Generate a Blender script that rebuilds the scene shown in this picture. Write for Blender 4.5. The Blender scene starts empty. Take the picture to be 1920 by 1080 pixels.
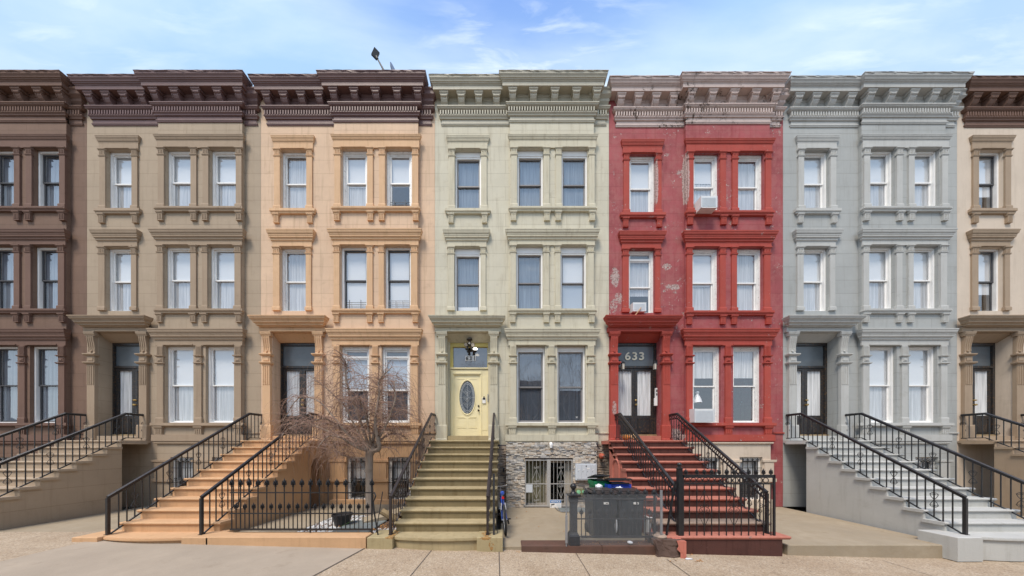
import bpy, bmesh, math, random
from mathutils import Vector, Matrix
R = math.radians
rnd = random.Random(7)
scene = bpy.context.scene
COL = scene.collection

# ------------------------------------------------------------------ calibration
F, HX, HY, CZ = 505.0, 948.0, 838.0, 1.93          # focal length in photo px, vanishing point, eye height
def X(px, D): return (px - HX) * D / F
def Z(py, D): return CZ + (HY - py) * D / F
DB, DN, DD = 8.60, 8.69, 9.0                        # distance of bay wall, narrow wall, door plane
XL, W = -2.28, 5.615                                # left party line of the green house, house width

# ------------------------------------------------------------------ mesh builder
class MB:
    def __init__(s): s.v = []; s.f = []; s.t = []; s.tint = 0.5
    def add(s, vs, fs):
        o = len(s.v); s.v += [tuple(p) for p in vs]
        for f in fs: s.f.append([o + i for i in f]); s.t.append(s.tint)
        return s
    def quad(s, a, b, c, d): return s.add([a, b, c, d], [(0, 1, 2, 3)])
    def box(s, x0, x1, y0, y1, z0, z1):
        vs = [(x, y, z) for x in (x0, x1) for y in (y0, y1) for z in (z0, z1)]
        return s.add(vs, [(0, 1, 3, 2), (4, 6, 7, 5), (0, 4, 5, 1), (2, 3, 7, 6), (0, 2, 6, 4), (1, 5, 7, 3)])
    def rbox(s, c, size, M):
        hx, hy, hz = [k / 2 for k in size]; c = Vector(c)
        vs = [c + M @ Vector((x, y, z)) for x in (-hx, hx) for y in (-hy, hy) for z in (-hz, hz)]
        return s.add(vs, [(0, 1, 3, 2), (4, 6, 7, 5), (0, 4, 5, 1), (2, 3, 7, 6), (0, 2, 6, 4), (1, 5, 7, 3)])
    def cbox(s, x0, x1, y0, y1, z0, z1, b=0.01):     # box with chamfered front, top and side edges
        vs = []; 
        def ring(z, i): return [(x0 + i, y0 + i, z), (x1 - i, y0 + i, z), (x1 - i, y1 - i, z), (x0 + i, y1 - i, z)]
        vs = ring(z0, 0) + ring(z1 - b, 0) + ring(z1, b)
        fs = [(3, 2, 1, 0), (8, 9, 10, 11)]
        for k in (0, 4):
            for j in range(4): fs.append((k + j, k + (j + 1) % 4, k + 4 + (j + 1) % 4, k + 4 + j))
        return s.add(vs, fs)
    def tube(s, pts, r, n=6, closed=False):
        pts = [Vector(p) for p in pts]; m = len(pts)
        rs = r if isinstance(r, (list, tuple)) else [r] * m
        vs = []; ref = None
        for i, p in enumerate(pts):
            if closed: d = pts[(i + 1) % m] - pts[i - 1]
            else: d = pts[min(i + 1, m - 1)] - pts[max(i - 1, 0)]
            if d.length < 1e-9: d = Vector((0, 0, 1))
            d.normalize()
            if ref is None:
                ref = Vector((0, 0, 1)) if abs(d.z) < 0.9 else Vector((1, 0, 0))
            a = ref - d * ref.dot(d)
            if a.length < 1e-6: a = d.orthogonal()
            a.normalize(); b = d.cross(a); ref = a
            off = math.pi / n if n == 4 else 0
            for k in range(n):
                t = 2 * math.pi * k / n + off
                vs.append(p + (a * math.cos(t) + b * math.sin(t)) * rs[i])
        fs = []
        for i in range(m if closed else m - 1):
            for k in range(n):
                i2 = (i + 1) % m
                fs.append((i * n + k, i * n + (k + 1) % n, i2 * n + (k + 1) % n, i2 * n + k))
        if not closed: fs += [tuple(range(n - 1, -1, -1)), tuple(range((m - 1) * n, m * n))]
        return s.add(vs, fs)
    def lathe(s, prof, cx, cy, n=12, axis='z', c0=0.0):
        vs = []
        for (r, h) in prof:
            for k in range(n):
                t = 2 * math.pi * (k + 0.5) / n
                a, b = r * math.cos(t), r * math.sin(t)
                vs.append((cx + a, cy + b, h) if axis == 'z' else ((cx + a, h, cy + b) if axis == 'y' else (h, cx + a, cy + b)))
        fs = []
        for i in range(len(prof) - 1):
            for k in range(n): fs.append((i * n + k, i * n + (k + 1) % n, (i + 1) * n + (k + 1) % n, (i + 1) * n + k))
        fs += [tuple(range(n - 1, -1, -1)), tuple(range((len(prof) - 1) * n, len(prof) * n))]
        return s.add(vs, fs)
    def extr_x(s, poly, x0, x1):
        n = len(poly); vs = [(x0, y, z) for y, z in poly] + [(x1, y, z) for y, z in poly]
        return s.add(vs, [tuple(range(n - 1, -1, -1)), tuple(range(n, 2 * n))] + [(i, (i + 1) % n, n + (i + 1) % n, n + i) for i in range(n)])
    def extr_y(s, poly, y0, y1):
        n = len(poly); vs = [(x, y0, z) for x, z in poly] + [(x, y1, z) for x, z in poly]
        return s.add(vs, [tuple(range(n)), tuple(range(2 * n - 1, n - 1, -1))] + [(i, n + i, n + (i + 1) % n, (i + 1) % n) for i in range(n)])
    def extr_z(s, poly, z0, z1):
        n = len(poly); vs = [(x, y, z0) for x, y in poly] + [(x, y, z1) for x, y in poly]
        return s.add(vs, [tuple(range(n - 1, -1, -1)), tuple(range(n, 2 * n))] + [(i, (i + 1) % n, n + (i + 1) % n, n + i) for i in range(n)])
    def mould(s, x0, x1, yw, prof, jit=0.0, seg=1, ls=1.0):   # mitred moulding with returns; prof = [(projection, z)] top to bottom
        vs = []; nx = seg
        rowlen = nx + 3
        for p, z in prof:
            q = p * ls; vs.append((x0 - q, yw, z))
            for i in range(nx + 1):
                t = i / nx; xx = (x0 - q) + (x1 - x0 + 2 * q) * t
                j = (rnd.uniform(-jit, jit) if jit else 0)
                vs.append((xx, yw - p + (j if p > 0 else 0), z + j))
            vs.append((x1 + q, yw, z))
        fs = []
        for i in range(len(prof) - 1):
            for j in range(rowlen - 1):
                a = i * rowlen + j; fs.append((a, a + 1, a + rowlen + 1, a + rowlen))
        return s.add(vs, fs)
    def build(s, name, mat, parent=None, smooth=False, origin=None, attr=False, base=False):
        xs = [p[0] for p in s.v]; ys = [p[1] for p in s.v]; zs = [p[2] for p in s.v]
        c = Vector(((min(xs) + max(xs)) / 2, (min(ys) + max(ys)) / 2, (min(zs) + max(zs)) / 2)) if origin is None else Vector(origin)
        if base: c.z = min(zs)
        me = bpy.data.meshes.new(name)
        me.from_pydata([tuple(Vector(p) - c) for p in s.v], [], s.f)
        if attr:
            at = me.attributes.new('tint', 'FLOAT', 'FACE')
            for i, t in enumerate(s.t): at.data[i].value = t
        bm = bmesh.new(); bm.from_mesh(me); bmesh.ops.recalc_face_normals(bm, faces=bm.faces); bm.to_mesh(me); bm.free()
        if smooth:
            me.polygons.foreach_set('use_smooth', [True] * len(me.polygons))
            try: me.set_sharp_from_angle(angle=R(40))
            except Exception: pass
        me.materials.append(mat)
        o = bpy.data.objects.new(name, me); COL.objects.link(o)
        o['wl'] = tuple(c)
        place(o, c, parent)
        return o

WL = {}
def place(o, c, parent):
    WL[o.name] = Vector(c)
    if parent is not None:
        o.parent = parent; o.location = Vector(c) - WL[parent.name]
    else: o.location = c
    if 'wl' in o: del o['wl']

def tag(o, label=None, cat=None, group=None, kind=None):
    if label: o['label'] = label
    if cat: o['category'] = cat
    if group: o['group'] = group
    if kind: o['kind'] = kind
    return o
def thing(name, loc, label, cat, group=None):
    o = bpy.data.objects.new(name, None); COL.objects.link(o); o.empty_display_size = 0.2
    place(o, Vector(loc), None)
    return tag(o, label, cat, group)
def copy_tree(o, delta, parent=None):
    c = o.copy(); COL.objects.link(c)
    WL[c.name] = WL[o.name] + Vector(delta)
    c.parent = parent
    c.location = WL[c.name] - (WL[parent.name] if parent else Vector((0, 0, 0)))
    for ch in list(o.children): copy_tree(ch, delta, c)
    return c

# ------------------------------------------------------------------ materials
def newmat(name):
    m = bpy.data.materials.new(name); m.use_nodes = True
    nt = m.node_tree; nt.nodes.clear()
    out = nt.nodes.new('ShaderNodeOutputMaterial'); b = nt.nodes.new('ShaderNodeBsdfPrincipled')
    nt.links.new(b.outputs[0], out.inputs[0])
    return m, nt, b, out
class N:                                              # small node helper
    def __init__(s, nt): s.nt = nt
    def n(s, t, **k):
        q = s.nt.nodes.new(t)
        for a, b in k.items(): setattr(q, a, b)
        return q
    def l(s, a, b): s.nt.links.new(a, b)
    def pos(s): return s.n('ShaderNodeNewGeometry').outputs['Position']
    def mapping(s, v, scale=(1, 1, 1), rot=(0, 0, 0), loc=(0, 0, 0)):
        q = s.n('ShaderNodeMapping'); q.inputs['Scale'].default_value = scale; q.inputs['Rotation'].default_value = rot; q.inputs['Location'].default_value = loc
        s.l(v, q.inputs[0]); return q.outputs[0]
    def noise(s, v, scale, detail=4, rough=0.55, dist=0):
        q = s.n('ShaderNodeTexNoise'); q.inputs['Scale'].default_value = scale; q.inputs['Detail'].default_value = detail
        q.inputs['Roughness'].default_value = rough; q.inputs['Distortion'].default_value = dist
        s.l(v, q.inputs['Vector']); return q.outputs[0]
    def ramp(s, v, a, b, ca=0.0, cb=1.0):
        q = s.n('ShaderNodeMapRange'); q.inputs[1].default_value = a; q.inputs[2].default_value = b; q.inputs[3].default_value = ca; q.inputs[4].default_value = cb
        s.l(v, q.inputs[0]); return q.outputs[0]
    def mix(s, f, a, b, mode='MIX'):
        q = s.n('ShaderNodeMix', data_type='RGBA', blend_type=mode)
        for sock, val in ((q.inputs[0], f), (q.inputs[6], a), (q.inputs[7], b)):
            if hasattr(val, 'default_value') or hasattr(val, 'is_linked'): s.l(val, sock)
            elif isinstance(val, (int, float)): sock.default_value = val if sock == q.inputs[0] else (val, val, val, 1)
            else: sock.default_value = (*val[:3], 1)
        return q.outputs[2]
    def math(s, op, a, b=0.0, clamp=False):
        q = s.n('ShaderNodeMath', operation=op, use_clamp=clamp)
        for sock, val in ((q.inputs[0], a), (q.inputs[1], b)):
            if isinstance(val, (int, float)): sock.default_value = val
            else: s.l(val, sock)
        return q.outputs[0]
    def bump(s, h, strength, dist, nrm=None):
        q = s.n('ShaderNodeBump'); q.inputs['Strength'].default_value = strength; q.inputs['Distance'].default_value = dist
        s.l(h, q.inputs['Height'])
        if nrm is not None: s.l(nrm, q.inputs['Normal'])
        return q.outputs[0]

def sc(c, k): return tuple(min(1, v * k) for v in c)
def m_masonry(name, col, rough=0.8, var=0.12, course=0, fine=0.06, streak=0.12, chip=0, chipcol=(0.6, 0.5, 0.45), patches=(), warm=None, stain=(0.5, 0.45, 0.38), stainamt=0.25):
    m, nt, b, out = newmat(name); k = N(nt); P = k.pos()
    n1 = k.noise(P, 1.1, 6, 0.6); n2 = k.noise(P, 5.0, 5, 0.6); n3 = k.noise(P, 55, 3, 0.6)
    c = k.mix(k.ramp(n1, 0.3, 0.7), sc(col, 1 - var), sc(col, 1 + var))
    if warm: c = k.mix(k.ramp(n2, 0.45, 0.75, 0, 0.8), c, warm)
    c = k.mix(k.ramp(n2, 0.35, 0.7, 0, 0.5), c, sc(col, 1 - var * 0.6))
    st = k.noise(k.mapping(P, (9, 9, 0.7)), 1.0, 5, 0.65)
    c = k.mix(k.ramp(st, 0.52, 0.8, 0, streak * 3), c, k.mix(1.0, c, stain, 'MULTIPLY'))
    bl = k.noise(k.mapping(P, (1, 1, 1.4), loc=(7, 3, 5)), 2.3, 8, 0.7)
    c = k.mix(k.ramp(bl, 0.58, 0.72, 0, stainamt), c, k.mix(1.0, c, stain, 'MULTIPLY'))
    c = k.mix(k.ramp(n3, 0.3, 0.7, 0, fine * 2), c, sc(col, 1.12))
    h = n3
    if course:
        sx = k.n('ShaderNodeSeparateXYZ'); k.l(P, sx.inputs[0]); cx = k.n('ShaderNodeCombineXYZ')
        k.l(sx.outputs[0], cx.inputs[0]); k.l(sx.outputs[2], cx.inputs[1])
        br = k.n('ShaderNodeTexBrick'); k.l(cx.outputs[0], br.inputs[0])
        br.inputs['Scale'].default_value = 1; br.inputs['Mortar Size'].default_value = 0.006; br.inputs['Mortar Smooth'].default_value = 0.3
        br.inputs['Brick Width'].default_value = 3.4; br.inputs['Row Height'].default_value = course
        br.inputs['Color1'].default_value = (1, 1, 1, 1); br.inputs['Color2'].default_value = (0.92, 0.92, 0.92, 1); br.inputs['Mortar'].default_value = (0.62, 0.6, 0.56, 1)
        c = k.mix(0.75, c, br.outputs[0], 'MULTIPLY')
        h = k.math('SUBTRACT', n3, k.math('MULTIPLY', br.outputs[1], 3.0))
    if chip or patches:
        cn = k.noise(P, 9, 8, 0.75); cn2 = k.noise(P, 1.6, 3, 0.5)
        mask = k.math('MULTIPLY', k.ramp(cn, 0.635 - chip * 0.045, 0.66 - chip * 0.045), k.ramp(cn2, 0.52, 0.6)) if chip else None
        for (px_, py_, D_, r_, ry_, th) in patches:
            q = k.n('ShaderNodeVectorMath', operation='SUBTRACT'); k.l(P, q.inputs[0]); q.inputs[1].default_value = (X(px_, D_), D_, Z(py_, D_))
            q2 = k.n('ShaderNodeVectorMath', operation='MULTIPLY'); k.l(q.outputs[0], q2.inputs[0]); q2.inputs[1].default_value = (1 / r_, 0.6, 1 / ry_)
            q3 = k.n('ShaderNodeVectorMath', operation='LENGTH'); k.l(q2.outputs[0], q3.inputs[0])
            pm = k.math('MULTIPLY', k.ramp(q3.outputs['Value'], 1.0, 0.3), k.ramp(k.noise(P, 14, 8, 0.8), 0.3, 0.7))
            pm = k.ramp(pm, th, th + 0.04)
            mask = pm if mask is None else k.math('MAXIMUM', mask, pm)
        edge = k.mix(k.ramp(k.noise(P, 30, 3), 0.48, 0.62), chipcol, sc(chipcol, 0.45))
        c = k.mix(mask, c, edge)
        h = k.math('SUBTRACT', h, k.math('MULTIPLY', mask, 4.0))
    k.l(c, b.inputs['Base Color'])
    k.l(k.bump(h, 0.35, 0.006, k.bump(n2, 0.25, 0.02)), b.inputs['Normal'])
    b.inputs['Roughness'].default_value = rough
    b.inputs['Specular IOR Level'].default_value = 0.3
    return m
def m_simple(name, col, rough=0.6, metal=0.0, var=0.12, scale=6, bump=0.15, spec=0.5, dirt=None, dirtamt=0.0):
    m, nt, b, out = newmat(name); k = N(nt); P = k.pos()
    n1 = k.noise(P, scale, 5, 0.6)
    c = k.mix(k.ramp(n1, 0.3, 0.7), sc(col, 1 - var), sc(col, 1 + var))
    if dirt: c = k.mix(k.ramp(k.noise(P, scale * 2.3, 8, 0.75), 0.6 - dirtamt * 0.2, 0.66), c, dirt)
    k.l(c, b.inputs['Base Color']); b.inputs['Roughness'].default_value = rough; b.inputs['Metallic'].default_value = metal
    b.inputs['Specular IOR Level'].default_value = spec
    if bump: k.l(k.bump(k.noise(P, scale * 8, 3), bump, 0.004), b.inputs['Normal'])
    return m
def m_glass(name, base=0.1, boost=1.3, tint=(0.75, 0.8, 0.85)):
    m, nt, b, out = newmat(name); nt.nodes.remove(b); k = N(nt)
    g = k.n('ShaderNodeBsdfGlossy'); g.inputs['Roughness'].default_value = 0.01; g.inputs['Color'].default_value = (0.95, 0.97, 1, 1)
    t = k.n('ShaderNodeBsdfTransparent'); t.inputs[0].default_value = (*tint, 1)
    wob = k.bump(k.noise(k.pos(), 1.7, 2), 0.08, 0.02); k.l(wob, g.inputs['Normal'])
    lw = k.n('ShaderNodeLayerWeight'); lw.inputs[0].default_value = 0.5
    f = k.math('ADD', k.math('MULTIPLY', k.math('POWER', lw.outputs['Facing'], 4.0), boost * .75), base, clamp=True)
    mx = k.n('ShaderNodeMixShader'); k.l(f, mx.inputs[0]); k.l(t.outputs[0], mx.inputs[1]); k.l(g.outputs[0], mx.inputs[2]); k.l(mx.outputs[0], out.inputs[0])
    return m
def m_sheer(name, col, alpha):
    m, nt, b, out = newmat(name); k = N(nt); P = k.pos()
    fold = k.noise(k.mapping(P, (22, 1, 0.8)), 1.0, 3, 0.5)
    c = k.mix(k.ramp(fold, 0.3, 0.7), sc(col, 0.6), col); k.l(c, b.inputs['Base Color']); b.inputs['Roughness'].default_value = 0.9
    t = k.n('ShaderNodeBsdfTransparent'); mx = k.n('ShaderNodeMixShader'); mx.inputs[0].default_value = alpha
    k.l(t.outputs[0], mx.inputs[1]); k.l(b.outputs[0], mx.inputs[2]); k.l(mx.outputs[0], out.inputs[0])
    return m
def m_blind(name, col):
    m, nt, b, out = newmat(name); k = N(nt); P = k.pos()
    w = k.n('ShaderNodeTexWave', wave_type='BANDS', bands_direction='Z'); w.inputs['Scale'].default_value = 9; k.l(P, w.inputs[0])
    c = k.mix(k.ramp(w.outputs[1], 0, 0.4), sc(col, 0.86), col); k.l(c, b.inputs['Base Color']); b.inputs['Roughness'].default_value = 0.8
    return m

M = {}
green = (0.60, 0.585, 0.42); orange = (0.66, 0.405, 0.225); red = (0.36, 0.052, 0.048)
M['green_wall'] = m_masonry('green_wall', (0.61, 0.57, 0.455), course=0.43, warm=(0.64, 0.585, 0.445), var=0.09, streak=0.2, stainamt=0.32)
M['green_trim'] = m_masonry('green_trim', (0.585, 0.54, 0.415), var=0.09, streak=0.2, warm=(0.60, 0.53, 0.39), stainamt=0.35)
M['green_cornice'] = m_masonry('green_cornice', (0.46, 0.43, 0.345), var=0.06, rough=0.55, stain=(0.6, 0.55, 0.5), stainamt=0.3)
M['orange_wall'] = m_masonry('orange_wall', (0.70, 0.50, 0.345), course=0.43, var=0.08, warm=(0.66, 0.47, 0.34), stainamt=0.3, streak=0.18)
M['orange_trim'] = m_masonry('orange_trim', (0.665, 0.43, 0.255), var=0.08, warm=(0.66, 0.415, 0.225), stainamt=0.3, streak=0.18)
M['brown_cornice'] = m_masonry('brown_cornice', (0.17, 0.10, 0.094), var=0.12, rough=0.5, stain=(0.7, 0.65, 0.6))
PT = [(1153, 520, DN, 0.24, 0.5, 0.30), (1262, 538, DN, 0.42, 0.16, 0.32), (1250, 500, DN, 0.3, 0.2, 0.4), (1285, 436, DN, 0.2, 0.12, 0.38), (1250, 290, DN, 0.25, 0.12, 0.42), (1160, 560, DN, 0.25, 0.4, 0.42), (1273, 815, 8.55, 0.3, 0.3, 0.2), (1287, 335, 8.6, 0.10, 1.0, 0.12), (1229, 345, 8.72, 0.07, 0.9, 0.12), (1153, 570, 8.6, .3, .5, .45), (1152, 765, 8.6, 0.12, 0.35, 0.3), (1280, 320, 8.6, .4, .3, .5)]
M['red_wall'] = m_masonry('red_wall', (0.36, 0.092, 0.098), course=0.43, var=0.22, warm=(0.48, 0.20, 0.18), chip=1.3, streak=0.3, patches=PT, chipcol=(0.5, 0.38, 0.35), stain=(0.75, 0.5, 0.5))
M['red_trim'] = m_masonry('red_trim', (0.40, 0.070, 0.052), var=0.15, warm=(0.42, 0.10, 0.08), chip=0.8, patches=PT, chipcol=(0.50, 0.33, 0.30), stain=(0.6, 0.4, 0.4))
M['pink_cornice'] = m_masonry('pink_cornice', (0.56, 0.45, 0.41), var=0.1, rough=0.6, chip=2.2, chipcol=(0.13, 0.09, 0.07), stain=(0.5, 0.42, 0.36), stainamt=0.5)
M['cream_wall'] = m_masonry('cream_wall', (0.62, 0.52, 0.42), var=0.08)
M['tan_wall'] = m_masonry('tan_wall', (0.42, 0.33, 0.24), course=0.43, var=0.08); M['tan_trim'] = m_masonry('tan_trim', (0.36, 0.27, 0.19), var=0.08)
M['brown_wall'] = m_masonry('brown_wall', (0.20, 0.125, 0.09), course=0.43, var=0.1); M['brown_trim'] = m_masonry('brown_trim', (0.17, 0.10, 0.075), var=0.1)
M['grey_wall'] = m_masonry('grey_wall', (0.40, 0.41, 0.40), course=0.43, var=0.08); M['grey_trim'] = m_masonry('grey_trim', (0.48, 0.48, 0.46), var=0.08)
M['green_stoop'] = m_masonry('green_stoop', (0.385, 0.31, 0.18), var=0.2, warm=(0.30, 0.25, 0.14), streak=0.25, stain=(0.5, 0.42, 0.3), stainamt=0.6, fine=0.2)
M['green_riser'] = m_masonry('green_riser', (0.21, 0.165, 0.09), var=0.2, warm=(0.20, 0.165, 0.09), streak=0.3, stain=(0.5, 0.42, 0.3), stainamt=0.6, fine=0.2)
def rusty():
    m = m_masonry('green_block', (0.38, 0.33, 0.17), var=0.12, streak=0.2, fine=0.2, patches=[(925, 1024, 5.1, 0.2, 0.35, 0.30), (735, 1004, 5.3, 0.15, 0.1, 0.35), (912, 1005, 5.25, 0.25, 0.1, 0.3)], chipcol=(0.30, 0.16, 0.05))
    return m
M['green_block'] = m_masonry('green_block', (0.38, 0.31, 0.175), var=0.12, streak=0.3, fine=0.2, stainamt=0.5, patches=[(921, 1022, 5.12, 0.10, 0.22, 0.40), (912, 1004, 5.3, 0.2, 0.06, 0.36), (737, 1003, 5.3, 0.14, 0.05, 0.36)], chipcol=(0.36, 0.20, 0.07))
M['rust'] = m_simple('rust', (0.30, 0.14, 0.04), rough=0.9)
M['orange_stoop'] = m_masonry('orange_stoop', (0.58, 0.36, 0.20), var=0.1)
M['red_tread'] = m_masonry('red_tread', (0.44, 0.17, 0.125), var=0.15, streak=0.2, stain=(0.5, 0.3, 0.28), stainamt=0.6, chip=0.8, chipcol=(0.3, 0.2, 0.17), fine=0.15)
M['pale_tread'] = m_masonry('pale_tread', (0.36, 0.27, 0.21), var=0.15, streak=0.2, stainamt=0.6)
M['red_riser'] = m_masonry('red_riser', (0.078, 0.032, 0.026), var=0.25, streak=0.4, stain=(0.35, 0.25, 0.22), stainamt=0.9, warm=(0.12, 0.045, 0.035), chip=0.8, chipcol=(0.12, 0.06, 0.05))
M['red_cheek'] = m_masonry('red_cheek', (0.50, 0.17, 0.125), var=0.12, streak=0.3, stain=(0.6, 0.45, 0.42), stainamt=0.5)
M['white'] = m_simple('white_paint', (0.86, 0.85, 0.83), rough=0.45, var=0.04, bump=0.05)
M['oldwhite'] = m_simple('worn_white_paint', (0.80, 0.79, 0.77), rough=0.5, var=0.08, bump=0.1, dirt=(0.45, 0.42, 0.4), dirtamt=0.2)
M['grey_sash'] = m_simple('grey_sash', (0.21, 0.20, 0.20), rough=0.45, var=0.1, bump=0.05)
M['dark_sash'] = m_simple('dark_sash', (0.07, 0.07, 0.075), rough=0.5)
M['glass'] = m_glass('window_glass', 0.19, 1.1, (0.98, 0.985, 0.99))
M['glass_dark'] = m_glass('dark_window_glass', 0.02, 0.8, (0.96, 0.97, 0.98))
M['sheer'] = m_sheer('sheer_curtain', (0.27, 0.33, 0.41), 0.85)
M['sheer_white'] = m_sheer('white_sheer_curtain', (0.80, 0.82, 0.85), 0.9)
M['screen'] = m_sheer('dark_screen', (0.14, 0.165, 0.21), 0.72)
M['curtain'] = m_sheer('white_curtain', (0.93, 0.93, 0.93), 0.99)
M['blind'] = m_blind('roller_blind', (0.88, 0.90, 0.92))
M['greyblind_skyreflection'] = m_blind('grey_blind_and_sky_reflection', (0.5, 0.56, 0.64))  # grey blind colour; doubles as painted sky reflection in the peach parlour panes
M['room'] = m_simple('dark_room', (0.16, 0.14, 0.14), rough=0.9)
M['redcloth'] = m_simple('dark_red_cloth', (0.10, 0.03, 0.02), rough=0.9)
M['yellow'] = m_simple('yellow_paint', (0.87, 0.77, 0.48), rough=0.4, var=0.04, scale=2, bump=0.04)
M['yellow_old'] = m_simple('mustard_paint', (0.66, 0.54, 0.16), rough=0.45, var=0.06, bump=0.04)
M['black_door'] = m_simple('worn_black_paint', (0.022, 0.022, 0.024), rough=0.4, var=0.2, scale=9, dirt=(0.16, 0.085, 0.03), dirtamt=0.35)
M['iron'] = m_simple('black_iron', (0.018, 0.018, 0.02), rough=0.38, var=0.25, scale=12, bump=0.3)
M['iron_brown'] = m_simple('brown_iron', (0.036, 0.027, 0.026), rough=0.5, var=0.2, scale=12, bump=0.3)
M['iron_grey'] = m_simple('weathered_grey_iron', (0.028, 0.031, 0.037), rough=0.6, var=0.25, scale=14, bump=0.4, dirt=(0.12, 0.06, 0.04), dirtamt=0.05)
M['wire'] = m_simple('galvanised_wire', (0.30, 0.32, 0.34), rough=0.5, metal=0.4)
M['galv'] = m_simple('galvanised_steel', (0.33, 0.34, 0.36), rough=0.45, metal=0.5)
M['beige_frame'] = m_simple('beige_frame', (0.50, 0.45, 0.38), rough=0.5)
M['greypaint'] = m_simple('grey_metal_paint', (0.44, 0.43, 0.41), rough=0.45, var=0.05)
M['mailgrey'] = m_simple('mailbox_grey', (0.62, 0.66, 0.70), rough=0.4, var=0.04, bump=0.05)
M['black_plastic'] = m_simple('black_plastic', (0.02, 0.02, 0.022), rough=0.45, var=0.2)
M['bin'] = m_simple('charcoal_bin_plastic', (0.03, 0.037, 0.045), rough=0.5, var=0.15)
M['binlid'] = m_simple('bin_lid_plastic', (0.05, 0.043, 0.042), rough=0.35, var=0.15)
M['blue'] = m_simple('blue_plastic', (0.02, 0.06, 0.42), rough=0.4)
M['green_plastic'] = m_simple('green_plastic', (0.02, 0.22, 0.09), rough=0.45)
M['bag'] = m_simple('white_plastic_bag', (0.7, 0.72, 0.75), rough=0.3, bump=0.5)
M['meter'] = m_simple('pale_green_plastic', (0.24, 0.55, 0.32), rough=0.4)
M['olive'] = m_simple('olive_metal', (0.22, 0.20, 0.12), rough=0.6)
M['bell'] = m_simple('red_bell_paint', (0.50, 0.12, 0.07), rough=0.4)
M['brass'] = m_simple('brass', (0.55, 0.36, 0.13), rough=0.3, metal=0.9)
M['bronze'] = m_simple('dark_bronze', (0.08, 0.06, 0.045), rough=0.4, metal=0.6)
M['steel'] = m_simple('bright_steel', (0.55, 0.56, 0.58), rough=0.3, metal=0.8)
M['pumpkin'] = m_simple('pumpkin_skin', (0.72, 0.24, 0.04), rough=0.5)
M['gourd'] = m_simple('pale_gourd_skin', (0.62, 0.40, 0.22), rough=0.5)
M['bark'] = m_masonry('grey_bark', (0.36, 0.29, 0.235), var=0.25, streak=0.5, stainamt=0.5, fine=0.2)
M['twig'] = m_simple('reddish_twig', (0.27, 0.165, 0.12), rough=0.8, var=0.3, scale=5)
M['wood'] = m_simple('split_log_wood', (0.30, 0.22, 0.12), rough=0.85, var=0.35, scale=10, bump=0.6)
M['pebble'] = m_simple('white_pebble', (0.62, 0.62, 0.61), rough=0.6, var=0.3, scale=18)
M['slate'] = m_masonry('slate_slab', (0.17, 0.19, 0.19), var=0.2, stainamt=0.4)
M['soil'] = m_masonry('bare_soil', (0.12, 0.075, 0.05), var=0.3, fine=0.3)
M['leaf'] = m_simple('fallen_leaf', (0.42, 0.20, 0.06), rough=0.8, var=0.4, scale=20)
M['sidewalk'] = m_masonry('sidewalk_concrete', (0.42, 0.32, 0.22), var=0.2, rough=0.9, fine=0.5, streak=0, stain=(0.62, 0.55, 0.48), stainamt=0.5, warm=(0.34, 0.265, 0.20))
def m_aggregate(name, col):
    m, nt, b, out = newmat(name); k = N(nt); P = k.pos()
    vo = k.n('ShaderNodeTexVoronoi'); vo.inputs['Scale'].default_value = 60; k.l(P, vo.inputs['Vector'])
    sp = k.n('ShaderNodeSeparateColor'); k.l(vo.outputs['Color'], sp.inputs[0])
    c = k.mix(k.ramp(sp.outputs[0], 0.0, 1.0), sc(col, 0.84), sc(col, 1.16))
    c = k.mix(k.ramp(sp.outputs[1], 0.86, 0.9, 0, .4), c, (0.62, 0.55, 0.46))
    c = k.mix(k.ramp(sp.outputs[2], 0.9, 0.93, 0, .5), c, (0.16, 0.12, 0.09))
    c = k.mix(k.ramp(k.noise(P, 1.3, 7, 0.65), 0.38, 0.66, 0, 0.45), c, k.mix(1.0, c, (0.66, 0.58, 0.50), 'MULTIPLY'))
    c = k.mix(k.ramp(k.noise(k.mapping(P, loc=(3, 9, 1)), 3.1, 9, 0.75), 0.56, 0.7, 0, 0.6), c, k.mix(1.0, c, (0.55, 0.5, 0.46), 'MULTIPLY'))
    c = k.mix(k.ramp(k.noise(k.mapping(P, loc=(8, 2, 6)), 7, 4, 0.6), 0.69, 0.73, 0, 0.8), c, k.mix(1.0, c, (0.45, 0.4, 0.36), 'MULTIPLY'))
    k.l(c, b.inputs['Base Color']); b.inputs['Roughness'].default_value = 0.9; b.inputs['Specular IOR Level'].default_value = 0.25
    k.l(k.bump(vo.outputs[0], 0.4, 0.004), b.inputs['Normal'])
    return m
M['sidewalk'] = m_aggregate('sidewalk_aggregate', (0.41, 0.325, 0.235))
M['sidewalk_grey'] = m_masonry('sidewalk_grey', (0.36, 0.30, 0.235), var=0.14, rough=0.9, fine=0.2, streak=0, stainamt=0.4)
M['concrete'] = m_masonry('areaway_concrete', (0.33, 0.275, 0.20), var=0.16, rough=0.9, fine=0.2, streak=0, stain=(0.6, 0.5, 0.38), stainamt=0.6, warm=(0.30, 0.235, 0.15))
M['joint'] = m_simple('dark_joint', (0.10, 0.08, 0.065), rough=0.9)
M['asphalt'] = m_masonry('asphalt', (0.05, 0.05, 0.052), var=0.2, rough=0.9, fine=0.3)
M['kerbstone'] = m_masonry('brownstone_kerb', (0.105, 0.06, 0.046), var=0.25, streak=0, stain=(0.4, 0.35, 0.3), stainamt=0.8, warm=(0.18, 0.085, 0.06))
M['brownstone'] = m_masonry('rough_brownstone', (0.13, 0.085, 0.07), var=0.3, fine=0.3, stainamt=0.7)
M['ground'] = m_masonry('ground', (0.2, 0.17, 0.14), var=0.15)
M['digit_cream'] = m_simple('cream_number_paint', (0.80, 0.76, 0.60), rough=0.5)
M['digit_black'] = m_simple('black_number_paint', (0.02, 0.02, 0.02), rough=0.5)
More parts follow.
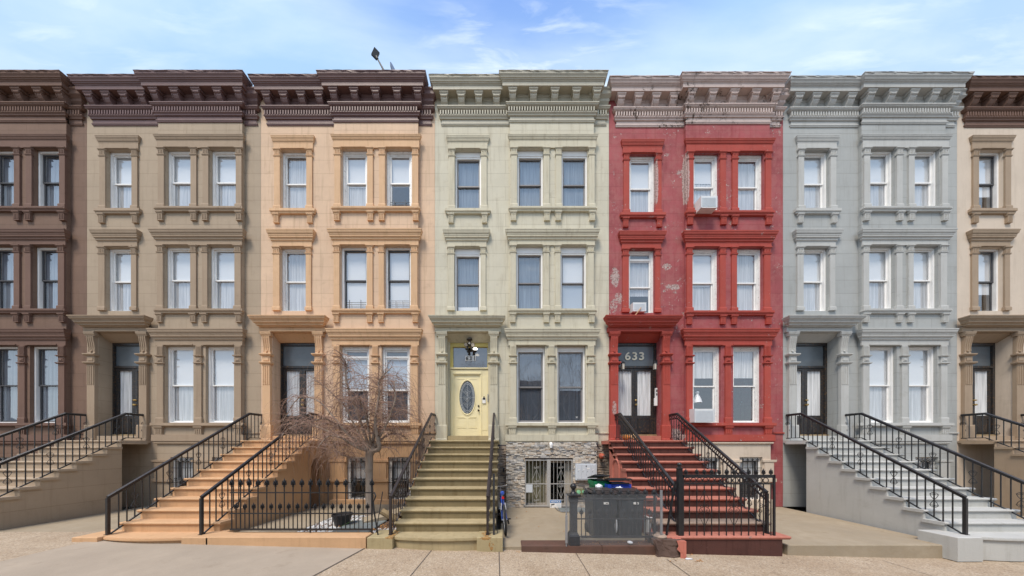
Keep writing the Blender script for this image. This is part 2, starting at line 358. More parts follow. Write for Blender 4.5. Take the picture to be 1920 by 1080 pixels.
M['transom'] = m_simple('grey_transom_panel', (0.13, 0.15, 0.165), rough=0.25, var=0.12, scale=2)
M['frosted'] = m_simple('frosted_leaded_glass', (0.09, 0.11, 0.135), rough=0.2, var=0.25, scale=25, bump=0.5)
M['came'] = m_simple('lead_came', (0.75, 0.77, 0.78), rough=0.5, metal=0.0)
M['signblue'] = m_simple('blue_sign_ink', (0.03, 0.20, 0.52), rough=0.5)
M['lens'] = m_simple('cream_lamp_lens', (0.55, 0.5, 0.42), rough=0.2)
m_, nt_, b_, o_ = newmat('lit_lamp_lens'); b_.inputs['Emission Color'].default_value = (1, .95, .88, 1); b_.inputs['Emission Strength'].default_value = 1.2; M['litlens'] = m_
M['bike_blue'] = m_simple('blue_bike_paint', (0.03, 0.09, 0.45), rough=0.3)
M['bike_white'] = m_simple('white_bike_paint', (0.7, 0.7, 0.72), rough=0.35)
M['rubber'] = m_simple('tyre_rubber', (0.02, 0.02, 0.02), rough=0.8)
M['reflector'] = m_simple('red_reflector', (0.6, 0.02, 0.02), rough=0.2)
M['ac'] = m_simple('white_ac_plastic', (0.72, 0.73, 0.73), rough=0.5, var=0.06)
M['terracotta'] = m_simple('terracotta', (0.40, 0.14, 0.07), rough=0.8)
M['leafgreen'] = m_simple('houseplant_leaf', (0.08, 0.14, 0.04), rough=0.6)
M['far_wall'] = m_masonry('far_brick', (0.10, 0.08, 0.07), var=0.15)
def veneer_mat(name, cols):
    m, nt, b, out = newmat(name); k = N(nt); P = k.pos()
    at = k.n('ShaderNodeAttribute', attribute_name='tint'); cr = k.n('ShaderNodeValToRGB'); k.l(at.outputs['Fac'], cr.inputs[0])
    el = cr.color_ramp.elements
    el[0].position = 0; el[0].color = (*cols[0], 1); el[1].position = 1; el[1].color = (*cols[-1], 1)
    for i, c in enumerate(cols[1:-1]): e = el.new((i + 1) / (len(cols) - 1)); e.color = (*c, 1)
    n2 = k.noise(P, 14, 6, 0.7); c = k.mix(k.ramp(n2, 0.3, 0.7, 0, 0.6), cr.outputs[0], k.mix(1.0, cr.outputs[0], (0.6, 0.58, 0.56), 'MULTIPLY'))
    k.l(c, b.inputs['Base Color']); b.inputs['Roughness'].default_value = 0.85
    k.l(k.bump(n2, 0.7, 0.012, k.bump(k.noise(P, 60, 3), 0.4, 0.004)), b.inputs['Normal'])
    return m
M['veneer'] = veneer_mat('ledgestone', [(.22,.225,.24),(.52,.46,.38),(.68,.61,.52),(.64,.60,.54),(.76,.71,.63),(.46,.36,.27),(.68,.58,.46),(.40,.40,.41),(.72,.67,.60)])
M['veneer_dark'] = veneer_mat('brown_ledgestone', [(0.24, 0.2, 0.18), (0.5, 0.38, 0.28), (0.58, 0.47, 0.37), (0.38, 0.32, 0.28), (0.62, 0.5, 0.38)])
# ------------------------------------------------------------------ house pieces
def holes_wall(mb, x0, x1, z0, z1, y, holes, depth=0.18):
    xs = sorted({x0, x1, *[h[0] for h in holes], *[h[1] for h in holes]}); zs = sorted({z0, z1, *[h[2] for h in holes], *[h[3] for h in holes]})
    for i in range(len(xs) - 1):
        for j in range(len(zs) - 1):
            cx, cz = (xs[i] + xs[i + 1]) / 2, (zs[j] + zs[j + 1]) / 2
            if any(h[0] < cx < h[1] and h[2] < cz < h[3] for h in holes): continue
            mb.quad((xs[i], y, zs[j]), (xs[i + 1], y, zs[j]), (xs[i + 1], y, zs[j + 1]), (xs[i], y, zs[j + 1]))
    for h in holes:
        a, b, c, d = h[:4]; e = y + (h[4] if len(h) > 4 else depth)
        mb.quad((a, y, c), (a, e, c), (a, e, d), (a, y, d)); mb.quad((b, y, c), (b, e, c), (b, e, d), (b, y, d))
        mb.quad((a, y, d), (b, y, d), (b, e, d), (a, e, d)); mb.quad((a, y, c), (b, y, c), (b, e, c), (a, e, c))

def fluted(mb, x0, x1, z0, z1, y, n=3):               # raised ribs that leave n grooves between them
    w = (x1 - x0) / (2 * n + 1)
    for i in range(n + 1): mb.box(x0 + 2 * i * w, x0 + (2 * i + 1) * w, y - 0.014, y + 0.002, z0, z1)
    mb.box(x0 + w, x1 - w, y - 0.0135, y + 0.002, z1 - 0.012, z1 + 0.004)

def pilaster(parent, x0, x1, zb, zt, y, mat, kind='short', p=0.04, jit=0):
    mb = MB(); f = y - p
    bh = 0.11 if kind == 'short' else 0.16
    mb.box(x0 + .004, x1 - .004, f, y + 0.01, zb + bh, zt)
    mb.box(x0 - .02, x1 + .02, f - .02, y + 0.01, zb, zb + bh - .02)
    mb.mould(x0, x1, y, [(0, zb + bh + .012), (p + .008, zb + bh + .01), (p + .02, zb + bh - .02), (0, zb + bh - .021)], ls=.35)
    if kind == 'short':
        ch = 0.25
        mb.mould(x0, x1, y, [(0, zt), (p + .035, zt - .002), (p + .035, zt - .03), (p + .015, zt - .05), (p + .012, zt - .06), (0, zt - .061)], ls=.35)
        fluted(mb, x0 + .012, x1 - .012, zt - .19, zt - .07, f, 3)
        mb.mould(x0, x1, y, [(0, zt - .20), (p + .018, zt - .205), (p + .018, zt - .225), (p + .005, zt - .25), (0, zt - .251)], ls=.35)
    elif kind == 'plain': pass
    else:
        a = zt - .34                                       # fluted block, cap, square panel, cap
        fluted(mb, x0 + .012, x1 - .012, a + .04, zt - .03, f, 4)
        for q in (a, a - .235):
            mb.mould(x0, x1, y, [(0, q + .03), (p + .04, q + .028), (p + .04, q + .005), (p + .015, q - .015), (0, q - .016)], ls=.45)
        mb.box(x0 + .03, x1 - .03, f - .012, f + .002, a - .165, a - .06)
        mb.box(x0 + .055, x1 - .055, f - .022, f + .002, a - .14, a - .085)
    return mb.build('pilaster', mat, parent)

def bracket_small(sill, x0, x1, z0, z1, y, mat):
    mb = MB()
    mb.mould(x0 + .012, x1 - .012, y, [(0, z1), (.085, z1 - .001), (.085, z1 - .035), (.07, z1 - .05), (.06, z1 - .07), (0, z1 - .071)], ls=.2)
    mb.box(x0 + .02, x1 - .02, y - .05, y + .01, z0, z1 - .06)
    fluted(mb, x0 + .025, x1 - .025, z0 + .02, z1 - .08, y - .05, 3)
    mb.box(x0 + .015, x1 - .015, y - .06, y + .01, z0 - .012, z0 + .012)
    return mb.build('sill_bracket', mat, sill)

def hood_profile(p, zt, zb):
    h = zt - zb
    return [(0, zt), (p, zt - .002), (p, zt - .10 * h), (p * .93, zt - .16 * h), (p * .93, zt - .22 * h), (p * .86, zt - .34 * h), (p * .72, zt - .42 * h),
            (p * .72, zt - .52 * h), (p * .66, zt - .54 * h), (p * .66, zt - .66 * h), (p * .50, zt - .72 * h), (p * .42, zt - .80 * h), (p * .42, zt - .90 * h), (p * .25, zt - .94 * h), (p * .2, zb), (0, zb - .001)]

def window(parent, x0, x1, z0, z1, y, st, label=None):
    """x0..z1 opening at the wall plane; y plane of the casing front."""
    cas = MB(); cw = st.get('casing', .055); head = st.get('head', .0); wm = M[st.get('cmat', 'white')]
    cas.box(x0, x0 + cw, y, y + .09, z0, z1); cas.box(x1 - cw, x1, y, y + .09, z0, z1)
    cas.box(x0 + cw, x1 - cw, y, y + .09, z1 - cw - head, z1); cas.box(x0 + cw, x1 - cw, y - .01, y + .09, z0, z0 + .035)
    if head: cas.box(x0 - .0, x1 + .0, y - .012, y - .001, z1 - head, z1 - .002)
    if st.get('brick'):                                    # outer brick-mould step
        cas.box(x0 + cw, x0 + cw + .03, y + .03, y + .09, z0 + .035, z1 - cw - head); cas.box(x1 - cw - .03, x1 - cw, y + .03, y + .09, z0 + .035, z1 - cw - head)
        cas.box(x0 + cw + .03, x1 - cw - .03, y + .03, y + .09, z1 - cw - head - .04, z1 - cw - head)
        cw += .03; head += .0
        z1i = z1 - cw - head - .01
    else: z1i = z1 - cw - head
    w = cas.build('window', wm, parent)
    if label: w['label'] = label
    a, b, c, d = x0 + cw, x1 - cw, z0 + .035, z1i
    sm = M[st.get('sash', 'grey_sash')]; f = st.get('sf', .04); mid = c + (d - c) * st.get('mid', .5)
    tr = st.get('transom', 0)
    if tr:                                                  # small fixed light above the sashes
        t0 = d - tr; tm = MB()
        tm.box(a, b, y + .03, y + .08, t0 - .05, t0); tm.box(a, a + f, y + .035, y + .08, t0, d); tm.box(b - f, b, y + .035, y + .08, t0, d); tm.box(a + f, b - f, y + .035, y + .08, d - f, d); tm.box(a + f, b - f, y + .035, y + .08, t0, t0 + .02)
        t_ = tm.build('transom_light', sm, w)
        g = MB(); g.quad((a, y + .06, t0), (b, y + .06, t0), (b, y + .06, d), (a, y + .06, d)); g.build('pane', M['glass'], w)
        d = t0 - .05; mid = c + (d - c) * st.get('mid', .5)
    for nm, (q0, q1, yy) in (('upper_sash', (mid - .02, d, y + .05)), ('lower_sash', (c, mid + .02, y + .078))):
        s = MB()
        s.box(a, a + f, yy, yy + .027, q0, q1); s.box(b - f, b, yy, yy + .027, q0, q1)
        s.box(a + f, b - f, yy, yy + .027, q1 - f * .9, q1); s.box(a + f, b - f, yy, yy + .027, q0, q0 + f * (1.0 if nm == 'upper_sash' else 1.2))
        s.build(nm, sm, w)
        g = MB(); g.quad((a + .01, yy + .015, q0), (b - .01, yy + .015, q0), (b - .01, yy + .015, q1), (a + .01, yy + .015, q1)); g.build('pane', M[st.get('glass', 'glass')], w)
    for (cm, f0, f1) in st.get('cover', ()):                # curtains and blinds behind the panes, plus grey sheets that paint a reflection
        q0, q1 = c + (d - c) * f0, c + (d - c) * f1; g = MB(); n = 28
        amp = .018 if cm in ('sheer', 'sheer_white', 'curtain') else 0
        for i in range(n if amp else 1):
            nn = n if amp else 1; t0, t1 = i / nn, (i + 1) / nn
            xa, xb = a + (b - a) * t0, a + (b - a) * t1
            ya, yb = [y + .112 + amp * .5 * (1 + math.sin(t * 61) * math.sin(t * 17 + 1)) for t in (t0, t1)]
            g.quad((xa, ya, q0), (xb, yb, q0), (xb, yb, q1), (xa, ya, q1))
        g.build('blind' if not amp else 'curtain', M[cm], w, smooth=bool(amp))
    return w

def window_guard(w, x0, x1, z0, z1, y, mat, kind='bars'):
    g = MB(); n = 4
    for i in range(n): zz = z0 + (z1 - z0) * (i + .5) / n; g.tube([(x0, y, zz), (x1, y, zz)], .006, 4)
    if kind == 'panel':
        g.tube([(x0, y, z0), (x0, y, z1), (x1, y, z1), (x1, y, z0)], .009, 4)
        for t in (.33, .67): g.tube([(x0 + (x1 - x0) * t, y, z0), (x0 + (x1 - x0) * t, y, z1)], .012, 4)
    else:
        for t in (.2, .75): g.tube([(x0 + (x1 - x0) * t, y - .01, z0), (x0 + (x1 - x0) * t, y - .01, z1 + .04)], .009, 4)
    return g.build('window_guard', mat, w)

def cornice_bracket(c, x, y, zt, mat, w=.22):
    mb = MB(); h = .37
    mb.mould(x - w / 2 + .01, x + w / 2 - .01, y, [(0, zt), (.215, zt - .001), (.215, zt - .035), (.20, zt - .05), (.19, zt - .075), (0, zt - .076)], ls=.2)
    prof = [(y + .01, zt - .07), (y - .18, zt - .07), (y - .195, zt - .10), (y - .19, zt - .135), (y - .165, zt - .15), (y - .16, zt - .19), (y - .13, zt - .25), (y - .095, zt - .29), (y - .085, zt - .34), (y - .10, zt - h), (y + .01, zt - h)]
    mb.extr_x(prof, x - w / 2 + .025, x + w / 2 - .025)
    pr2 = [(yy - .012 if yy < y else yy, zz) for yy, zz in prof]
    mb.extr_x(pr2, x - w / 2 + .012, x - w / 2 + .028); mb.extr_x(pr2, x + w / 2 - .028, x + w / 2 - .012)
    mb.lathe([(.02, x - w / 2 + .0), (.045, x - w / 2 + .004), (.045, x + w / 2 - .004), (.02, x + w / 2)], y - .155, zt - .105, 10, axis='x')
    return mb.build('cornice_bracket', mat, c)

def cornice(parent, parts, mat, dz=0, rough=0.009):
    """parts: (x0, x1, wall plane, bracket centres, full crown?)"""
    z = lambda rel: rel * 8.6 / 8.55 + CZ + dz
    mb = MB(); br = []; db = MB()
    for (x0, x1, y, bs, full) in parts:
        if full:
            prof = [(0, z(11.47)), (.34, z(11.505)), (.345, z(11.485)), (.33, z(11.46)), (.325, z(11.42)), (.30, z(11.38)), (.29, z(11.345)), (.275, z(11.34)), (.27, z(11.315)), (.25, z(11.30)), (.245, z(11.285)), (.235, z(11.28)), (.235, z(11.165)),
                    (.225, z(11.16)), (.035, z(11.155)), (.03, z(11.10)), (.015, z(11.08)), (0, z(11.07))]
            s = max(1, int((x1 - x0) / .09))
            mb.mould(x0, x1, y, prof[:4], jit=rough, seg=s); mb.mould(x0, x1, y, prof[3:], seg=1)
        else:
            mb.mould(x0, x1, y, [(0, z(11.30)), (.2, z(11.30)), (.2, z(11.26)), (.17, z(11.22)), (.17, z(11.12)), (.10, z(11.05)), (.10, z(10.98)), (.04, z(10.9)), (0, z(10.89))])
        mb.box(x0, x1, y - .005, y + .05, z(10.72), z(11.1))
        q = z(10.81)
        mb.mould(x0, x1, y, [(0, q + .005), (.13, q), (.13, q - .03), (.115, q - .04), (.115, q - .06), (.09, q - .085), (.06, q - .10), (.02, q - .105)])
        
        n = 0; x = x0 - .05
        while x < x1 + .02:
            db.box(x, x + .040, y - .095, y + .001, z(10.565), z(10.695)); x += .084
        q = z(10.565); mb.mould(x0, x1, y, [(0, q + .003), (.085, q + .0), (.085, q - .025), (.055, q - .06), (.05, q - .095), (.02, q - .1), (0, q - .1)])
        mb.box(x0 - .0, x1 + .0, y - .022, y + .05, z(10.30), z(10.50))
        q = z(10.345); mb.mould(x0, x1, y, [(0, q + .015), (.034, q + .01), (.036, q - .015), (.026, q - .03), (.02, q - .055), (0, q - .06)])
        br += [(b, y) for b in bs]
    c = mb.build('cornice', mat, parent)
    db.build('dentil_course', mat, c)
    for b, y in br: cornice_bracket(c, b, y, z(11.155), mat)
    return c

def door_surround(parent, dx, mat, dz=0.0, keyed=True):
    Dp = 8.6; ds = MB()
    xl, xr = X(820.5, Dp) + dx, X(933.6, Dp) + dx; zt, zb = Z(590, 8.36), Z(613.7, Dp)
    ds.mould(xl, xr, Dp, hood_profile(.24, zt, zb)); ds.quad((xl, Dp, zt), (xr, Dp, zt), (xr, DN, zt), (xl, DN, zt))
    z1 = Z(622, Dp)
    ds.mould(xl, xl + .0001 + (xr - xl), DN, [(0, zb + .01), (DN - Dp, zb + .01), (DN - Dp, z1), (0, z1)])
    ds.box(xl + .22, xr - .22, Dp - .025, Dp + .002, z1 + .005, z1 + .045)
    # sloped inner lintel to the door
    ds.extr_x([(DN, zb), (DN, z1 + .001), (DN + .0, z1 - .02), (DD - .05, 5.40), (DD + .02, 5.40), (DD + .02, zb)], xl + .2, xr - .2)
    s = ds.build('door_surround', mat, parent)
    wi = X(836, Dp) - X(820.5, Dp)
    for a in (xl, xr - wi):
        b = a + wi; p = MB(); pz = DN
        zc = z1
        # scroll console at the top
        p.mould(a, b, DN, [(0, zc), (.13, zc - .001), (.13, zc - .05), (.12, zc - .06), (.12, zc - .09), (.10, zc - .11), (.10, zc - .13), (0, zc - .131)], ls=.3)
        prof = [(DN, zc - .12), (Dp - .0, zc - .12), (Dp + .0, zc - .2), (Dp + .025, zc - .36), (Dp + .04, zc - .5), (Dp + .035, zc - .62), (Dp + .02, zc - .70), (DN, zc - .70)]
        p.extr_x(prof, a + .02, b - .02)
        for i in range(4):
            xx = a + .035 + i * (b - a - .07) / 3
            p.extr_x([(y_ - .014 if y_ < DN else y_, z_) for y_, z_ in prof[:-2]] + [(DN, zc - .55)], xx - .009, xx + .009)
        p.lathe([(.0, Dp + .0), (.03, Dp + .0), (.035, Dp + .04), (.0, Dp + .045)], (a + b) / 2, zc - .61, 8, axis='y')
        q = zc - .73
        for qq in (q, q - .265): p.mould(a, b, DN, [(0, qq + .035), (.14, qq + .03), (.14, qq), (.115, qq - .02), (.10, qq - .035), (0, qq - .036)], ls=.4)
        p.box(a + .01, b - .01, Dp + .01, DN, q - .24, q - .03); p.box(a + .05, b - .05, Dp - .005, Dp + .012, q - .19, q - .09)
        p.box(a + .01, b - .01, Dp + .01, DN, 2.62, q - .29); fluted(p, a + .03, b - .03, q - .95, q - .34, Dp + .01, 3)
        p.mould(a, b, DN, [(0, 2.64), (.10, 2.635), (.11, 2.60), (.115, 2.20), (.135, 2.17), (.135, 2.124), (0, 2.124)], ls=.3)
        p.build('pilaster', mat, s)
    return s

def stone_field(x0, x1, z0, z1, y, holes, mat, parent, name='stone_cladding', seed=3):
    r = random.Random(seed); mb = MB(); z = z0
    while z < z1 - .01:
        h = min(r.choice([.022, .028, .033, .033, .042, .055]), z1 - z); x = x0 - r.uniform(0, .15)
        while x < x1:
            w = r.uniform(.05, .20); a, b = max(x, x0), min(x + w, x1)
            hit = [q for q in holes if a < q[1] and b > q[0] and z < q[3] - .005 and z + h > q[2] + .005]
            segs = [(a, b)]
            for q in hit:
                ns = []
                for (u, v) in segs:
                    if u < q[0]: ns.append((u, min(v, q[0])))
                    if v > q[1]: ns.append((max(u, q[1]), v))
                segs = ns
            for (u, v) in segs:
                if v - u < .012: continue
                d = r.uniform(.006, .04); mb.tint = r.random(); e = .004
                y0 = y - d; t = r.uniform(-.006, .006)
                vs = [(u + .002, y0 + t, z + .002), (v - .002, y0 - t, z + .002), (v - .002, y0 - t + r.uniform(0, .006), z + h - .002), (u + .002, y0 + t + r.uniform(0, .006), z + h - .002)]
                bk = [(p[0], y + .01, p[2]) for p in vs]
                mb.add(vs + bk, [(0, 1, 2, 3), (0, 4, 5, 1), (1, 5, 6, 2), (2, 6, 7, 3), (3, 7, 4, 0)])
            x += w
        z += h
    return mb.build(name, mat, parent, attr=True)

F3 = dict(win=[(970, 1018.5), (1053, 1102)], top=279, bot=391, hood=(957, 1115.5, .085, 250.5, 267), pil=[(958, 969.5), (1019, 1030), (1041.5, 1052.5), (1103.5, 1114.5)], br=[(956.5, 969), (1019, 1031.5), (1040, 1052.5), (1103.5, 1116)])
F2 = dict(win=[(968, 1018), (1051, 1100)], top=461, bot=581, hood=(956, 1114, .145, 427.5, 453), pil=[(956.5, 967.5), (1018.5, 1029.5), (1040.5, 1050.5), (1101, 1113)], br=[(955.5, 967.5), (1018, 1030), (1039, 1051), (1103, 1115)])
F1 = dict(win=[(969, 1022), (1045, 1098)], top=648.5, bot=793)

def house(n, label, wall, trim, corn, wins, dz=0.0, dzw=(0, 0, 0), door='green', basement='plain', base_mat=None, roof_z=13.25, base_y=828.5, ddx=0.0):
    dx = n * W; x0, x1 = XL + dx + .003, XL + W + dx - .003
    wm, tm, cm = M[wall], M[trim], M[corn]
    H = thing('row_house', ((x0 + x1) / 2, DN, 0), label, 'house')
    xb0, xb1 = X(956, DB) + dx, X(1113.5, DB) + dx
    zbase = Z(base_y, DB)
    bh, nh = [], []; spec = []
    for fi, fl in enumerate((F3, F2, F1)):
        for wi, (a, b) in enumerate(fl['win']):
            h = (X(a, DB) + dx, X(b, DB) + dx, Z(fl['bot'], DB) + dzw[fi], Z(fl['top'], DB) + dzw[fi], .3); bh.append(h); spec.append(('b%d%d' % (3 - fi, wi), h, DB))
    for fi, (a, b, t, bo) in enumerate(((853, 902, 281.5, 394), (852, 901, 464, 583))):
        h = (X(a, DN) + dx, X(b, DN) + dx, Z(bo, DN) + dzw[fi], Z(t, DN) + dzw[fi], .3); nh.append(h); spec.append(('n%d' % (3 - fi), h, DN))
    nh.append((X(836, 8.6) + dx + ddx, X(919.6, 8.6) + dx + ddx, 2.1, Z(614, 8.6), .33))
    w = MB()
    zt = 12.45 + dz
    holes_wall(w, x0, xb0, 2.0, zt, DN, nh)
    holes_wall(w, xb0, xb1, zbase, zt, DB, bh)
    w.quad((xb1, DN, 0), (x1, DN, 0), (x1, DN, zt), (xb1, DN, zt))
    for xx in (xb0, xb1): w.quad((xx, DB, 0), (xx, DN + .01, 0), (xx, DN + .01, zt), (xx, DB, zt))
    w.quad((x0, DN, 0), (x0, 20, 0), (x0, 20, roof_z), (x0, DN, roof_z)); w.quad((x1, DN, 0), (x1, 20, 0), (x1, 20, roof_z), (x1, DN, roof_z)); w.quad((x0, 20, 0), (x1, 20, 0), (x1, 20, roof_z), (x0, 20, roof_z))
    w.quad((x0, DN, zt), (x1, DN, zt), (x1, DN, roof_z + .12), (x0, DN, roof_z + .12))
    wo = w.build('wall', wm, H)
    rf = MB(); rf.box(x0, x1, DN + .02, 20, roof_z - .15, roof_z); rf.build('roof', M['asphalt'], H)
    fl_ = MB()
    for zz in (2.05, 5.55, 8.75): fl_.box(x0 + .02, x1 - .02, DN + .45, 19.9, zz - .12, zz)
    fl_.box(x0 + .02, x1 - .02, DN + 2.5, DN + 2.6, 0.05, roof_z - .2)
    fl_.build('interior', M['room'], H)
    # cornice
    cb = [X(p, 8.5) + dx for p in (960, 1000, 1039.8, 1079.8, 1119.8)]; cb[0] += .02; cb[-1] -= .03
    cn = [X(p, 8.6) + dx for p in (833.5, 865.5, 898, 931)]
    k0 = X(829, DN) + dx
    cornice(H, [(xb0, xb1, DB, cb, True), (k0, xb0, DN, cn, True), (xb1, x1 - .12, DN, [], False)], cm, dz)
    # window groups in the bay
    for fi, fl in enumerate((F3, F2)):
        o = dzw[fi]; a, b, p, t, bo = fl['hood']; xa, xc = X(a, DB) + dx, X(b, DB) + dx
        hd = MB(); zt_, zb_ = Z(t, DB - p) + o, Z(bo, DB) + o
        hd.mould(xa, xc, DB, hood_profile(p, zt_, zb_))
        zz = Z(fl['top'], DB) + o; hd.mould(xa + .02, xc - .02, DB, [(0, zb_ + .02), (.035, zb_ + .015), (.035, zz), (0, zz - .001)])
        for (u, v) in fl['win']: hd.box(X(u, DB) + dx - .04, X(v, DB) + dx + .03, DB - .055, DB - .034, zz + .012, zz + .038)
        hd.build('window_hood', tm, H)
        zs = Z(fl['bot'], DB) + o
        for (u, v) in fl['pil']: pilaster(H, X(u, DB) + dx, X(v, DB) + dx, zs, zz, DB, tm)
        sl = MB(); st0, st1 = X(955.5, DB) + dx, X(1116, DB) + dx
        sl.mould(st0 + .05, st1 - .05, DB, [(0, zs), (.085, zs - .003), (.09, zs - .07), (.07, zs - .085), (.06, zs - .13), (0, zs - .135)])
        sl.box(st0, st1, DB - .095, DB + .02, zs - .055, zs - .002)
        s = sl.build('window_sill', tm, H)
        for (u, v) in fl['br']: bracket_small(s, X(u, DB) + dx, X(v, DB) + dx, zs - .40, zs - .13, DB, tm)
    o = dzw[2]; xa, xc = X(955, DB) + dx, X(1114, DB) + dx; hd = MB(); zb_ = Z(640, DB) + o
    hd.mould(xa, xc, DB, hood_profile(.16, Z(615, DB - .16) + o, zb_)); zz = Z(F1['top'], DB) + o
    hd.mould(xa + .01, xc - .01, DB, [(0, zb_ + .02), (.04, zb_ + .015), (.04, zz), (0, zz - .001)])
    for (u, v) in F1['win']: hd.box(X(u, DB) + dx - .03, X(v, DB) + dx + .03, DB - .06, DB - .039, zz + .012, zz + .045)
    hd.build('window_hood', tm, H)
    zs = Z(F1['bot'], DB) + o
    for (u, v) in ((956, 968), (1028.5, 1039.5), (1101.5, 1113.5)): pilaster(H, X(u, DB) + dx, X(v, DB) + dx, zs, zz, DB, tm, 'tall')
    sl = MB(); st0, st1 = X(952.5, DB) + dx, X(1116, DB) + dx
    sl.mould(st0, st1, DB, [(0, zs), (.09, zs - .003), (.095, zs - .09), (.075, zs - .10), (.065, zs - .115), (0, zs - .12)])
    s = sl.build('window_sill', tm, H)
    for (u, v) in ((953, 968), (1027, 1042), (1101, 1116)): bracket_small(s, X(u, DB) + dx, X(v, DB) + dx, zs - .36, zs - .115, DB, tm)
    # base band under the parlour floor
    bb = MB(); zbt = Z(815, DB) + o
    bb.mould(X(951, DB) + dx, X(1117, DB) + dx, DB, [(0, zbt), (.06, zbt - .002), (.065, zbase + .03), (.05, zbase), (0, zbase - .004)])
    bb.mould(xb1 + .03, x1, DN, [(0, zbt + .08), (.03, zbt + .075), (.03, zbt + .04), (0, zbt + .035)])
    bb.build('base_band', tm, H)
    # narrow windows
    for fi, (a, b, t, bo, p, ww) in enumerate(((842, 913, 252.5, 271.5, .085, nh[0]), (840, 911, 428.5, 455, .145, nh[1]))):
        o = dzw[fi]; xa, xc = X(a, DN) + dx, X(b, DN) + dx; hd = MB(); zb_ = Z(bo, DN) + o; zz = ww[3]
        hd.mould(xa, xc, DN, hood_profile(p, Z(t, DN - p) + o, zb_)); hd.mould(xa + .015, xc - .015, DN, [(0, zb_ + .02), (.035, zb_ + .015), (.035, zz), (0, zz - .001)])
        hd.box(ww[0] - .03, ww[1] + .03, DN - .055, DN - .034, zz + .012, zz + .038)
        hd.build('window_hood', tm, H)
        pilaster(H, xa, ww[0], ww[2] - (.0 if fi == 0 else 0), zz, DN, tm); pilaster(H, ww[1], xc, ww[2], zz, DN, tm)
        if fi == 0:
            sl = MB(); zs = ww[2]; sl.mould(xa - .03, xc + .03, DN, [(0, zs), (.085, zs - .003), (.09, zs - .09), (.07, zs - .1), (.06, zs - .15), (0, zs - .155)])
            s = sl.build('window_sill', tm, H)
            for (u, v) in ((xa - .03, xa + .17), (xc - .17, xc + .03)): bracket_small(s, u, v, zs - .43, zs - .15, DN, tm)
    # the windows themselves
    W_ = {}
    for key, h, pl in spec:
        st = dict(wins.get('*', {})); st.update(wins.get(key, {})); 
        wz1 = h[3]; W_[key] = window(H, h[0] + .002, h[1] - .002, h[2] + .002, wz1 - .002, pl + st.get('rec', .08), st, st.get('label')); 
        if st.get('guard'): window_guard(W_[key], h[0] + .09, h[1] - .09, h[2] + .04, h[2] + .04 + st.get('gh', .28), pl + st.get('rec', .08) + .045, M[st.get('gmat', 'iron')], st['guard'])
    door_surround(H, dx + ddx, tm)
    # basement
    bm = M[base_mat] if base_mat else wm
    if basement == 'stone':
        gx0, gx1, gz1 = X(984, DB) + dx, X(1073.5, DB) + dx, Z(861.5, DB)
        b = MB(); holes_wall(b, xb0, xb1, 0, zbase, DB, [(gx0, gx1, 0.02, gz1, .28)]); b.quad((x0, DN, 0), (xb0, DN, 0), (xb0, DN, 2.0), (x0, DN, 2.0)); b.build('basement_wall', M['room'], H)
        stone_field(X(949, DB) + dx, X(1118, DB) + dx, 0, zbase - .004, DB - .03, [(gx0, gx1, -1, gz1)], M['veneer'], H)
        stone_field(X(1118, DN) + dx, x1, 0, Z(832, DN), DN, [], M['veneer_dark'], H, seed=5); stone_field(X(925, DN) + dx, X(949, DN) + dx, 0, 1.95, DN, [], M['veneer_dark'], H, seed=8)
        return H, W_, (gx0, gx1, gz1)
    b = MB(); bw = []
    for (u, v) in ((979, 1022.5), (1057, 1100)): bw.append((X(u, DB) + dx, X(v, DB) + dx, Z(937, DB), Z(857, DB), .28))
    holes_wall(b, xb0 - .03, xb1 + .03, 0, zbase, DB, bw); b.quad((x0, DN, 0), (xb0, DN, 0), (xb0, DN, 2.0), (x0, DN, 2.0)); b.build('basement_wall', bm, H)
    tr = MB(); z5 = Z(829, DB)
    tr.mould(xb0 - .03, xb1 + .03, DB, [(0, z5), (.05, z5 - .002), (.05, z5 - .04), (.03, z5 - .06), (.0, z5 - .065)])
    for (u, v) in ((949, 978), (1023.5, 1056), (1101, 1121)):
        ua, va = X(u, DB) + dx, X(v, DB) + dx
        for (yt, yb, p) in ((862, 867, .05), (897, 904, .05)):
            tr.mould(ua, va, DB, [(0, Z(yt, DB)), (p, Z(yt, DB) - .002), (p, Z(yb, DB) + .02), (p - .02, Z(yb, DB)), (0, Z(yb, DB))])
        tr.box(ua + .02, va - .02, DB - .03, DB + .01, Z(897, DB), Z(867, DB)); 
    tr.mould(xb0 - .03, xb1 + .03, DB, [(0, Z(936, DB)), (.07, Z(937, DB)), (.08, 0), (0, 0)])
    tr.build('basement_trim', bm if base_mat else tm, H)
    for h in bw:
        w_ = window(H, h[0] + .002, h[1] - .002, h[2] + .002, h[3] - .002, DB + .08, dict(cmat='oldwhite', casing=.09, sash='dark_sash', head=.03, cover=[('blind', .45, 1)]))
        g = MB(); 
        gx = [h[0] + .13 + i * (h[1] - h[0] - .26) / 3 for i in range(4)]
        for xx in gx:
            g.tube([(xx, DB + .03, h[2] - .0), (xx, DB + .03, h[3] - .12)], .011, 5)
            for zc in (h[2] + .62, h[3] - .14): g.lathe([(.0, zc - .05), (.03, zc), (.012, zc + .02), (.035, zc + .05), (.0, zc + .12)], xx, DB + .03, 5)
        for zz in (h[2] + .2, h[3] - .35, h[2] + .55): g.tube([(h[0], DB + .03, zz), (h[1], DB + .03, zz)], .011, 4)
        g.build('window_guard', M['iron'], w_)
    return H, W_, None

